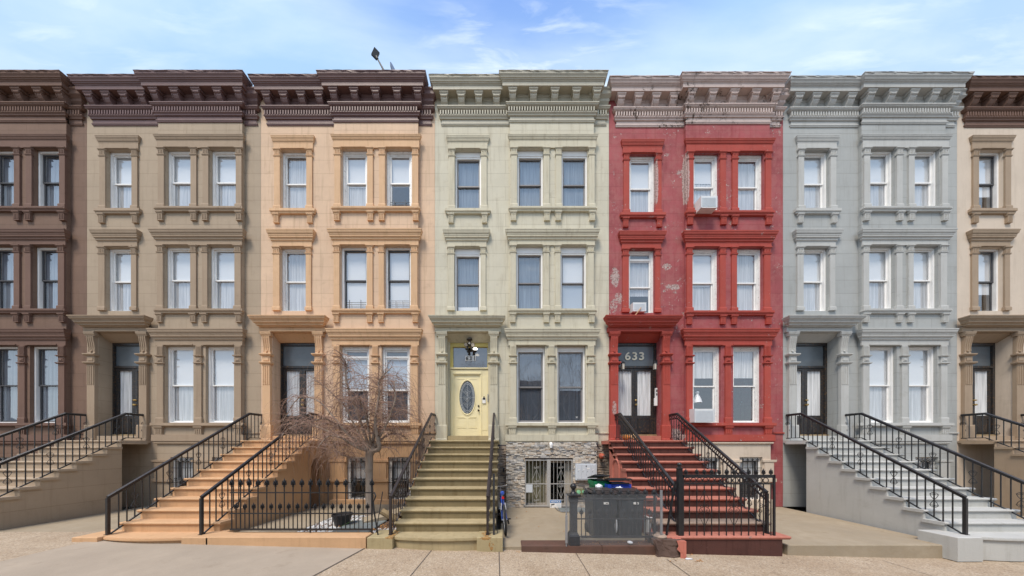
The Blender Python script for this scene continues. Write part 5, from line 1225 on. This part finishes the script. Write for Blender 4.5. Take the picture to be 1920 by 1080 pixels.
# air conditioners
def ac_unit(xc, y, z0, w, h, d_, label, louvre=True):
    A = thing('air_conditioner', (xc, y, z0), label, 'air conditioner')
    q = MB(); q.extr_x([(y, z0), (y, z0 + h), (y - d_, z0 + h - .03), (y - d_, z0 - .03)], xc - w / 2, xc + w / 2); q.build('case', M['ac'], A)
    q = MB(); 
    for i in range(12): zz = z0 + .03 + (h - .08) * i / 12; q.box(xc - w / 2 + .04, xc + w / 2 - .04, y - d_ - .006, y - d_ + .002, zz - .02, zz - .008)
    q.box(xc - w / 2, xc - w / 2 + .02, y - d_ - .01, y - d_ + .002, z0 - .03, z0 + h - .03); q.box(xc + w / 2 - .02, xc + w / 2, y - d_ - .01, y - d_ + .002, z0 - .03, z0 + h - .03); q.build('grille', M['mailgrey'], A)
    return A
q_ = ac_unit(X(1198, 8.6), 8.82, Z(583, 8.6), .42, .28, .26, 'small white air conditioner in the narrow window above the door hood of the red house')
q = MB(); q.tube([(X(1194, 8.5), 8.6, Z(588, 8.5)), (X(1203, 8.5), 8.52, Z(576, 8.5))], .018, 4); q.build('support_bar', M['gourd'], q_)
ac_unit(X(1325, 8.4), 8.75, Z(393, 8.4), .50, .36, .45, 'white air conditioner jutting from the top floor window of the red house')
ac_unit(X(1322, 8.3), 8.75, Z(790, 8.3), .62, .42, .42, 'large white air conditioner jutting from the parlour window of the red house')
q = MB(); xx, zz = X(1309, 8.8), Z(742, 8.8); q.lathe([(.0, zz - .22), (.14, zz - .22), (.12, zz - .14), (.075, zz - .02), (.035, zz + .05), (.06, zz + .12), (.055, zz + .13), (.02, zz + .15), (.0, zz + .16)], xx, 8.84, 11); tag(q.build('doll_dress', M['bag'], smooth=True), 'small white dress hanging inside the parlour window of the red house', 'dress')
# houseplant in the green parlour window
pp = thing('potted_plant', (X(1081, 8.85), 8.86, Z(789, 8.85)), 'thin houseplant in a white pot inside the right parlour window', 'potted plant'); px0 = X(1081, 8.85); pz = Z(787, 8.85)
q = MB(); q.lathe([(.0, pz), (.05, pz), (.068, pz + .10), (.06, pz + .10), (.0, pz + .095)], px0, 8.87, 14); q.build('pot', M['white'], pp)
q = MB()
for (dx_, h_) in ((-.16, .36), (-.06, .30), (.05, .42), (.10, .2)): q.tube([(px0, 8.87, pz + .09), (px0 + dx_ * .3, 8.87, pz + .09 + h_ * .7), (px0 + dx_, 8.87, pz + .09 + h_)], [.006, .004, .002], 4); q.rbox((px0 + dx_, 8.87, pz + .09 + h_), (.09, .004, .03), Matrix.Rotation(R(30 * (1 if dx_ > 0 else -1)), 3, 'Y'))
q.build('foliage', M['leafgreen'], pp)
for px_, h_, lb in ((977.5, .50, 'tall pale wooden figure inside the left parlour window'), (992, .18, 'short pale wooden figure inside the left parlour window')):
    q = MB(); q.lathe([(.0, pz), (.045, pz + .01), (.035, pz + h_ * .4), (.045, pz + h_ * .8), (.02, pz + h_), (.0, pz + h_ + .01)], X(px_, 8.85), 8.87, 8); tag(q.build('wooden_figure', M['gourd'], smooth=True), lb, 'figure')

# ------------------------------------------------------------------ rooftop items
def P3(px, py, D): return Vector((X(px, D), D, Z(py, D)))
ra = thing('roof_light', (P3(712, 110, 8.9).x, 8.9, 13.2), 'small flat floodlight on a leaning pole above the brown cornice', 'roof light')
a_, b_ = P3(704.5, 104, 8.9), P3(719, 131, 8.9); e_ = b_ + (b_ - a_) * 2.0
q = MB(); q.tube([a_, b_, e_], [.018, .03, .03], 6); q.tube([a_, a_ + (b_ - a_) * .25], .035, 6); q.build('pole', M['iron_grey'], ra)
q = MB(); q.rbox(P3(704, 101, 8.88), (.17, .06, .24), Matrix.Rotation(R(25), 3, 'Y') @ Matrix.Rotation(R(30), 3, 'Z')); q.build('lamp_panel', M['iron_grey'], ra)
sdsh = thing('satellite_dish', (P3(741, 128, 8.9).x, 9, 13.2), 'edge of a small satellite dish peeking over the brown cornice', 'satellite dish')
q = MB(); c = P3(739, 139, 9.0); n = Vector((.93, -.30, .25)).normalized(); q.tube([c + n * .05, c, c - n * .03], [.24, .18, .04], 20); q.build('dish', M['galv'], sdsh, smooth=True)
q = MB(); q.tube([c - n * .02, c - n * .15 - Vector((0, 0, 1.3))], .02, 6); q.build('mast', M['iron_grey'], sdsh)

# ------------------------------------------------------------------ bicycle seen from behind
def bicycle():
    B = thing('bicycle', (-.08, 6.4, 0), 'blue and white bicycle parked against the right railing of the olive green stoop', 'bicycle')
    a = Vector((-.025, 5.92, .33)); f_ = Vector((-.115, 6.97, .33)); ax = (f_ - a).normalized(); lean = Vector((-.06, 0, 1)).normalized(); side = ax.cross(lean).normalized()
    def pt(u, v, s=0): return a + ax * u + lean * v + side * s
    for nm, c in (('rear', a), ('front', f_)):
        ring = [c + ax * (.315 * math.cos(t)) + lean * (.315 * math.sin(t)) for t in [2 * math.pi * i / 40 for i in range(40)]]
        q = MB(); q.tube(ring, .024, 8, True); w_ = q.build('wheel', M['rubber'], B, smooth=True)
        q = MB(); q.tube([c + (p - c) * .92 for p in ring], .012, 6, True); q.build('rim', M['steel'], w_)
        q = MB()
        for i in range(0, 40, 2): q.tube([c + side * (.03 if i % 4 else -.03), c + (ring[i] - c) * .92], .0015, 3)
        q.tube([c - side * .06, c + side * .06], .018, 8); q.build('spokes', M['steel'], w_)
    L = .01; q = MB(); bb = pt(.43, -.04); seat = pt(.28, .42); head = pt(.88, .43); hb = pt(.915, .32)
    for (p, r, r2) in ((bb, seat, .017), (seat, head, .017), (bb, hb, .020), (head, hb, .02)): q.tube([p, r], r2, 8)
    for s in (-1, 1): q.tube([a + side * .055 * s, bb + side * .03 * s], .010, 6); q.tube([a + side * .055 * s, seat + side * .015 * s], .010, 6)
    q.build('frame', M['bike_blue'], B)
    q = MB()
    for s in (-1, 1): q.tube([f_ + side * .05 * s, f_ + side * .045 * s + lean * .30, hb + side * .02 * s], .012, 6); q.tube([a + side * .055 * s + lean * .20 + ax * .09, a + side * .04 * s + lean * .35 + ax * .10], .011, 6)
    q.build('fork', M['bike_white'], B)
    q = MB(); q.tube([seat, seat + lean * .12 - ax * .03], .013, 6); q.build('seat_post', M['steel'], B)
    q = MB(); s0 = seat + lean * .14 - ax * .04; q.tube([s0 - ax * .13, s0 - ax * .08, s0, s0 + ax * .13], [.03, .05, .035, .016], 8); q.build('saddle', M['bike_blue'], B, smooth=True)
    q = MB(); st = head + lean * .08; top = st + lean * .10 - ax * .02; q.tube([head, st, top + ax * .03], .014, 6)
    q.tube([top + side * .28 * -1 - ax * .06 + lean * .02, top - side * .18 + lean * .02, top - side * .05, top + side * .05, top + side * .18 + lean * .02, top + side * .28 - ax * .06 + lean * .02], .011, 6); hbz = q.build('handlebar', M['steel'], B)
    q = MB()
    for s in (-1, 1): q.tube([top + side * .18 * s + lean * .02, top + side * .31 * s - ax * .07 + lean * .02], .018, 8); q.tube([top + side * .15 * s + lean * .0, top + side * .24 * s - ax * .0 - lean * .04], .007, 4)
    q.build('grips', M['rubber'], hbz)
    q = MB(); q.tube([bb - side * .05, bb - side * .055], .09, 18)
    for s in (-1, 1): e = bb + side * .08 * s + (ax * .12 - lean * .10) * s; q.tube([bb + side * .06 * s, e], .010, 5); 
    ck_ = q.build('crank', M['black_plastic'], B)
    for s in (-1, 1):
        e = bb + side * .085 * s + (ax * .12 - lean * .10) * s; q = MB(); u = side * .05 * s; q.tube([e, e + u * 2.1], .006, 5); q.tube([e + ax * .035, e + ax * .035 + u * 2, e - ax * .035 + u * 2, e - ax * .035], .007, 4, True); q.build('pedal', M['black_plastic'], ck_)
    q = MB(); rp = pt(.10, .47); q.rbox(rp - ax * .03, (.055, .02, .05), Matrix()); q.build('rear_reflector', M['reflector'], B)
    q = MB(); q.tube([seat + lean * .0, rp], .008, 5); q.tube([a + side * .07, a + side * .09 - lean * .10 + ax * .02], .02, 6); q.build('derailleur', M['black_plastic'], B)
    q = MB(); n = 16; arc = [a + ax * (.37 * math.cos(t)) + lean * (.37 * math.sin(t)) for t in [R(40 + i * 90 / n) for i in range(n)]]
    q.tube([top - side * .15, top - side * .1 - lean * .2, head - side * .03 - lean * .05], .003, 4); q.tube([top + side * .15, top + side * .12 - lean * .2 + ax * .05, head + side * .03 - lean * .1], .003, 4); q.build('brake_cables', M['black_plastic'], B)
bicycle()
q = MB(); gpx = X(926, 5.3); q.box(gpx - .02, gpx + .02, 5.27, 5.31, nose(10)[1] + .01, Z(888, 5.3)); q.tube([(gpx, 5.3, .85), (gpx + .0, 5.5, .22)], .008, 4)
q.tube([(gpx + .02, 5.31, .75), (gpx + .07, 5.36, .21)], .009, 4); tag(q.build('gate_post', M['iron_grey']), 'plain square dark iron post beside the bicycle on the right stoop block', 'post')

# ------------------------------------------------------------------ orange front yard
r = random.Random(11)
q = MB()
def blob(mb, x, y, z, s, rr):
    n = 6; a0 = rr.random() * 6; vs = [(x + s * rr.uniform(.75, 1.1) * math.cos(a0 + 2 * math.pi * i / n), y + s * rr.uniform(.75, 1.1) * math.sin(a0 + 2 * math.pi * i / n), z) for i in range(n)]
    h = s * rr.uniform(.7, 1.1); vs += [(x + (v[0] - x) * .8, y + (v[1] - y) * .8, z + h * .7) for v in vs[:n]] + [(x, y, z + h)]
    mb.add(vs, [(i, (i + 1) % n, n + (i + 1) % n, n + i) for i in range(n)] + [(n + i, n + (i + 1) % n, 2 * n) for i in range(n)])
cnt = 0
while cnt < 1500:
    x, y = r.uniform(-4.6, -2.40), r.uniform(5.48, 7.2)
    if -3.75 < x < -2.85 and 5.75 < y < 6.7 and r.random() < .93: continue
    if y > 6.7 and x > -3.6: continue
    if x > -2.9 and y > 6.1: continue
    blob(q, x, y, .085, r.uniform(.012, .032), r); cnt += 1
tag(q.build('white_pebbles', M['pebble']), 'white pebbles spread behind the black picket fence', 'pebbles', kind='stuff')
q = MB(); q.cbox(-3.72, -2.92, 5.78, 6.62, .08, .13, .01); tag(q.build('slate_paver', M['slate']), 'square dark slate paver lying among the white pebbles', 'paver')
SLB = thing('stone_slab', (-2.95, 6.9, .09), 'tilted pale stone slab lying behind the slate paver', 'stone slab'); q = MB(); q.rbox((-3.05, 6.85, .19), (1.05, .5, .09), Matrix.Rotation(R(32), 3, 'Z') @ Matrix.Rotation(R(-9), 3, 'Y')); q.build('slab', M['concrete'], SLB)
def log(p0, p1, r_, label):
    q = MB(); q.tube([p0, tuple((Vector(p0) + Vector(p1)) / 2 + Vector((0, 0, .01))), p1], [r_, r_ * 1.08, r_ * .9], 9); tag(q.build('log', M['wood'], smooth=False), label, 'log')
log((-2.86, 6.2, .46), (-2.45, 6.3, .15), .075, 'split log leaning down toward the olive green stoop'); log((-2.72, 6.9, .35), (-2.40, 6.9, .14), .05, 'thin log lying behind the leaning split log')
for (x, y, s, lb) in ((-2.62, 5.72, .09, 'round tan stone beside the foot of the stoop railing'), (-2.55, 6.55, .07, 'small pale stone beside the leaning split log'), (-2.45, 6.9, .08, 'pale stone against the stoop behind the logs')):
    lump('yard_stone', (x, y, .11), (s, s * .8, s * .7), M['concrete'], lb, 'stone', int(x * 100) % 9, 2, .12)
fp = thing('flower_pot', (-3.9, 6.35, .09), 'empty black flower pot standing among the pebbles', 'flower pot'); q = MB(); q.lathe([(.0, .09), (.15, .09), (.20, .33), (.22, .33), (.22, .37), (.195, .37), (.18, .32), (.0, .31)], -3.82, 6.3, 20); q.build('pot', M['black_plastic'], fp)
q = MB(); q.tube([(-3.72, 6.1, .13), (-3.55, 6.2, .22), (-3.4, 6.35, .34)], [.006, .006, .003], 4); q.build('stem', M['leafgreen'], fp)
# leaf litter
q = MB()
def leaf(mb, x, y, z, s, rr):
    M3 = Matrix.Rotation(rr.uniform(0, 6.3), 3, 'Z') @ Matrix.Rotation(rr.uniform(-.5, .5), 3, 'X'); c = Vector((x, y, z + s * .25))
    mb.add([c + M3 @ Vector(p) * s for p in ((-1, 0, 0), (-.3, -.5, .15), (.6, -.4, 0), (1, 0, .2), (.5, .45, .1), (-.3, .5, .2), (0, 0, -.12))], [(0, 1, 6), (1, 2, 6), (2, 3, 6), (3, 4, 6), (4, 5, 6), (5, 0, 6)])
for _ in range(140): leaf(q, r.uniform(-4.3, -2.4), r.uniform(5.5, 7.1), .12, r.uniform(.012, .03), r)
for _ in range(120): leaf(q, r.uniform(-2.95, -2.35), r.uniform(5.9, 7.2), .11, r.uniform(.012, .03), r)
for _ in range(60): leaf(q, r.uniform(1.3, 2.95), r.uniform(5.17, 5.45), .05, r.uniform(.008, .018), r)
for _ in range(30): leaf(q, r.uniform(1.3, 3.2), r.uniform(5.5, 7.5), .005, r.uniform(.01, .02), r)
for (px_, py_, n_) in ((1231, 1036, 10), (974, 1035, 4), (1293, 1040, 5), (1310, 1052, 9), (642, 1024, 3), (605, 1021, 2), (1260, 1052, 2)):
    for _ in range(n_):
        p = gp(px_ + r.uniform(-7, 7), py_ + r.uniform(-2, 2)); leaf(q, p.x, p.y, swz(p.x, p.y), r.uniform(.012, .026), r)
for (x, y) in ((.62, 8.0), (.3, 7.3), (.8, 6.5), (-.0, 6.8)): leaf(q, x, y, .004, .025, r)
tag(q.build('leaf_litter', M['leaf']), 'dry fallen leaves scattered over the yard, kerb and pavement', 'fallen leaves', kind='stuff')
for (px_, py_, s_, lb) in ((1237, 1040.5, .055, 'torn white paper scrap on the pavement below the brownstone block'), (1291, 1049, .07, 'crumpled white paper scrap near the right edge of the pavement')):
    p = gp(px_, py_); lump('paper_scrap', (p.x, p.y, swz(p.x, p.y) + .012), (s_, .03, .012), M['bag'], lb, 'paper scrap', px_ % 7, 2, .4)
lump('paper_cup', (X(1182, 5.2), 5.22, .08), (.055, .05, .03), M['bag'], 'crushed white paper cup on the kerb in front of the bins', 'paper cup', 3, 2, .1)

# ------------------------------------------------------------------ weeping bare tree
def grow(mb, p, d, length, r0, rr, segs=8, droop=.0, wob=.15, r1=None, n=4):
    pts = [Vector(p)]; rs = [r0]; d = Vector(d).normalized(); r1 = r0 * .45 if r1 is None else r1
    for i in range(segs):
        d = (d + Vector([rr.uniform(-wob, wob) for _ in range(3)]) + Vector((0, 0, -droop * (i + 1) / segs))).normalized()
        pts.append(pts[-1] + d * length / segs); rs.append(r0 + (r1 - r0) * (i + 1) / segs)
        if pts[-1].y > 8.1: pts[-1].y = 8.1; d.y = -abs(d.y) * .3
    mb.tube(pts, rs, n); return pts, rs
def weeping_tree():
    rr = random.Random(23); bx, by = -3.87, 7.3
    bx = X(693, by)
    Tt = thing('weeping_tree', (bx, by, .09), 'bare weeping tree with arching reddish twigs before the orange house', 'tree')
    q = MB(); zc = Z(846, by); q.tube([(bx + .03, by, .05), (bx + .02, by, .18), (bx, by, .6), (bx - .01, by, 1.2), (bx - .01, by, zc - .12), (bx + .03, by, zc)], [.14, .11, .10, .092, .10, .12], 12); q.build('trunk', M['bark'], Tt, smooth=True)
    lm = MB(); tw = MB(); top = Vector((bx, by, zc - .03)); limbs = []
    def L(pts, r0, r1, D=None):
        ps = [P3(*p) for p in pts]; m = []
        for a_, b_ in zip(ps, ps[1:]):
            for i in range(4): m.append(a_ + (b_ - a_) * i / 4 + Vector([rr.uniform(-.012, .012) for _ in range(3)]))
        m.append(ps[-1]); n = len(m); rs = [r0 + (r1 - r0) * (i / (n - 1)) ** .8 for i in range(n)]
        for _ in range(2): m = [m[0]] + [(m[i - 1] + m[i] * 2 + m[i + 1]) / 4 for i in range(1, n - 1)] + [m[-1]]
        lm.tube(m, rs, 7); limbs.append((m, rs))
    # the main limbs, each at its own depth
    L([(695, 846, 7.3), (714, 843, 7.2), (707, 820, 7.1), (703, 790, 7.05), (708, 760, 7.0), (712, 735, 7.0), (708, 712, 7.0), (735, 688, 6.9)], .07, .012)
    L([(697, 846, 7.3), (703, 800, 7.3), (704, 775, 7.35), (710, 748, 7.4), (711, 720, 7.4), (722, 705, 7.4)], .05, .010)
    L([(690, 846, 7.3), (672, 832, 7.2), (652, 812, 7.1), (632, 795, 7.0), (608, 783, 6.9), (585, 790, 6.8)], .06, .015)
    L([(690, 842, 7.3), (668, 822, 7.4), (640, 803, 7.5), (612, 792, 7.5), (590, 800, 7.5)], .045, .012)
    L([(692, 842, 7.3), (680, 800, 7.2), (665, 760, 7.1), (650, 720, 7.0), (647, 690, 7.0), (652, 684, 7.0), (637, 662, 6.95)], .045, .010)
    L([(690, 840, 7.3), (660, 790, 7.5), (648, 762, 7.5), (630, 745, 7.5), (605, 722, 7.5), (580, 705, 7.5)], .035, .008)
    L([(688, 858, 7.3), (660, 858, 7.1), (640, 853, 7.0), (628, 842, 7.0), (626, 828, 7.0)], .022, .014)
    L([(700, 846, 7.3), (716, 822, 7.5), (735, 812, 7.6), (755, 815, 7.6), (772, 832, 7.6)], .03, .006)
    L([(702, 840, 7.3), (720, 800, 7.6), (740, 775, 7.7), (760, 765, 7.7), (782, 790, 7.7)], .025, .005)
    L([(695, 840, 7.3), (690, 790, 7.0), (680, 760, 6.8), (672, 745, 6.7), (655, 750, 6.6)], .035, .008)
    L([(700, 842, 7.3), (728, 790, 7.0), (742, 750, 6.9), (738, 720, 6.9), (745, 700, 6.9)], .03, .006)
    L([(690, 845, 7.3), (670, 840, 6.9), (640, 820, 6.6), (615, 815, 6.5), (595, 840, 6.4)], .04, .008)
    L([(690, 845, 7.3), (640, 800, 7.6), (600, 750, 7.8), (560, 740, 7.8), (530, 790, 7.8)], .04, .008)
    L([(690, 845, 7.3), (620, 810, 7.2), (570, 790, 7.2), (530, 810, 7.1), (510, 860, 7.1)], .04, .008)
    for m, rs in limbs:
        n = len(m)
        for i in range(3, n):
            for _ in range(rr.choice([3, 3, 4]) if i > n * .3 else 1):
                az = rr.uniform(0, 2 * math.pi); d = Vector((math.cos(az), math.sin(az) * .8, rr.uniform(-.1, .9)))
                ps, r2 = grow(tw, m[i], d, rr.uniform(.5, 1.25), rs[i] * .28 + .0022, rr, 10, rr.uniform(.42, .75), .15, .0016, 3)
                for _ in range(rr.choice([1, 1, 2, 2])):
                    k_ = rr.randrange(2, 8); az = rr.uniform(0, 6.3); grow(tw, ps[k_], Vector((math.cos(az), math.sin(az) * .8, rr.uniform(-.5, .4))), rr.uniform(.2, .7), .0028, rr, 7, rr.uniform(.4, .9), .14, .0012, 3)
    for m, rs in limbs:                                    # long whips hanging from the outer half of every limb
        for i in range(len(m) // 3, len(m)):
            for _ in range(3):
                az = rr.uniform(0, 6.3); grow(tw, m[i], Vector((math.cos(az), math.sin(az) * .7, rr.uniform(.0, .5))), rr.uniform(.6, 1.35), .004, rr, 12, rr.uniform(.8, 1.3), .10, .0013, 3)
    lb = lm.build('limbs', M['bark'], Tt, smooth=True); tw.build('crown', M['twig'], Tt)
weeping_tree()

# ------------------------------------------------------------------ across the street (seen only as reflections in the panes)
def far_house(x0, w, h, lb):
    H_ = thing('row_house', (x0 + w / 2, -14.2, 0), lb, 'house'); q = MB(); hs = [(x0 + .6 + i * (w - 1.2) / 3 + .2, x0 + .6 + (i + 1) * (w - 1.2) / 3 - .2, z, z + 1.6, -.2) for i in range(3) for z in (1.2, 4.2, 7.0) if z + 1.8 < h]
    mb = MB(); holes_wall(mb, x0, x0 + w, -.4, h, -14.2, [(a, b, c, d, -.25) for a, b, c, d, e in hs]); mb.quad((x0, -14.2, h), (x0 + w, -14.2, h), (x0 + w, -22, h), (x0, -22, h)); mb.quad((x0, -22, -.4), (x0 + w, -22, -.4), (x0 + w, -22, h), (x0, -22, h)); mb.build('wall', M['far_wall'], H_)
    mb = MB(); mb.box(x0, x0 + w, -14.5, -13.8, h - .35, h + .02); mb.build('cornice', M['brown_trim'], H_)
    for a, b, c, d, e in hs: mb = MB(); mb.box(a, b, -14.5, -14.46, c, d); mb.build('window', M['dark_sash'], H_)
for i, (h, c) in enumerate(((8.6, 'lower'), (9.4, 'taller'), (8.9, 'middle'), (9.6, 'tallest'), (8.4, 'lowest'), (9.1, 'last'))): far_house(-20 + i * 6.6, 6.58, h, 'dark brick house across the street, the %s one of its row' % c)
def street_tree(x, y, h, seed, lb):
    rr = random.Random(seed); Tt = thing('street_tree', (x, y, -.2), lb, 'tree', None); q = MB(); q.tube([(x, y, -.3), (x + .05, y, 1.2), (x - .03, y, h * .35)], [.2, .15, .12], 9); q.build('trunk', M['bark'], Tt); c = MB()
    def rec(p, d, L_, r0, dep):
        ps, rs = [Vector(p)], [r0]; d = Vector(d).normalized()
        for i in range(5): d = (d + Vector([rr.uniform(-.16, .16) for _ in range(3)]) + Vector((0, 0, .03))).normalized(); ps.append(ps[-1] + d * L_ / 5); rs.append(max(.005, r0 * (1 - .12 * (i + 1))))
        c.tube(ps, rs, 4)
        if dep: 
            for _ in range(3 if dep > 1 else 4):
                k_ = rr.randrange(2, 6); az = rr.uniform(0, 6.3); rec(ps[k_], d + Vector((math.cos(az), math.sin(az), rr.uniform(0, .5))) * .75, L_ * .66, rs[k_] * .55, dep - 1)
    for i in range(5): a = i * 1.3 + rr.random(); rec((x - .03, y, h * .34), (math.cos(a) * .6, math.sin(a) * .6, 1), h * .34, .055, 4)
    c.build('crown', M['bark'], Tt)
for i, (x, s) in enumerate(((-13.0, 1), (-3.9, 2), (2.5, 3), (7.1, 4))): street_tree(x, -10.2, 10.5, s, 'bare street tree across the road, %s' % ('the first from the left', 'the second from the left', 'the third from the left', 'the fourth from the left')[i])
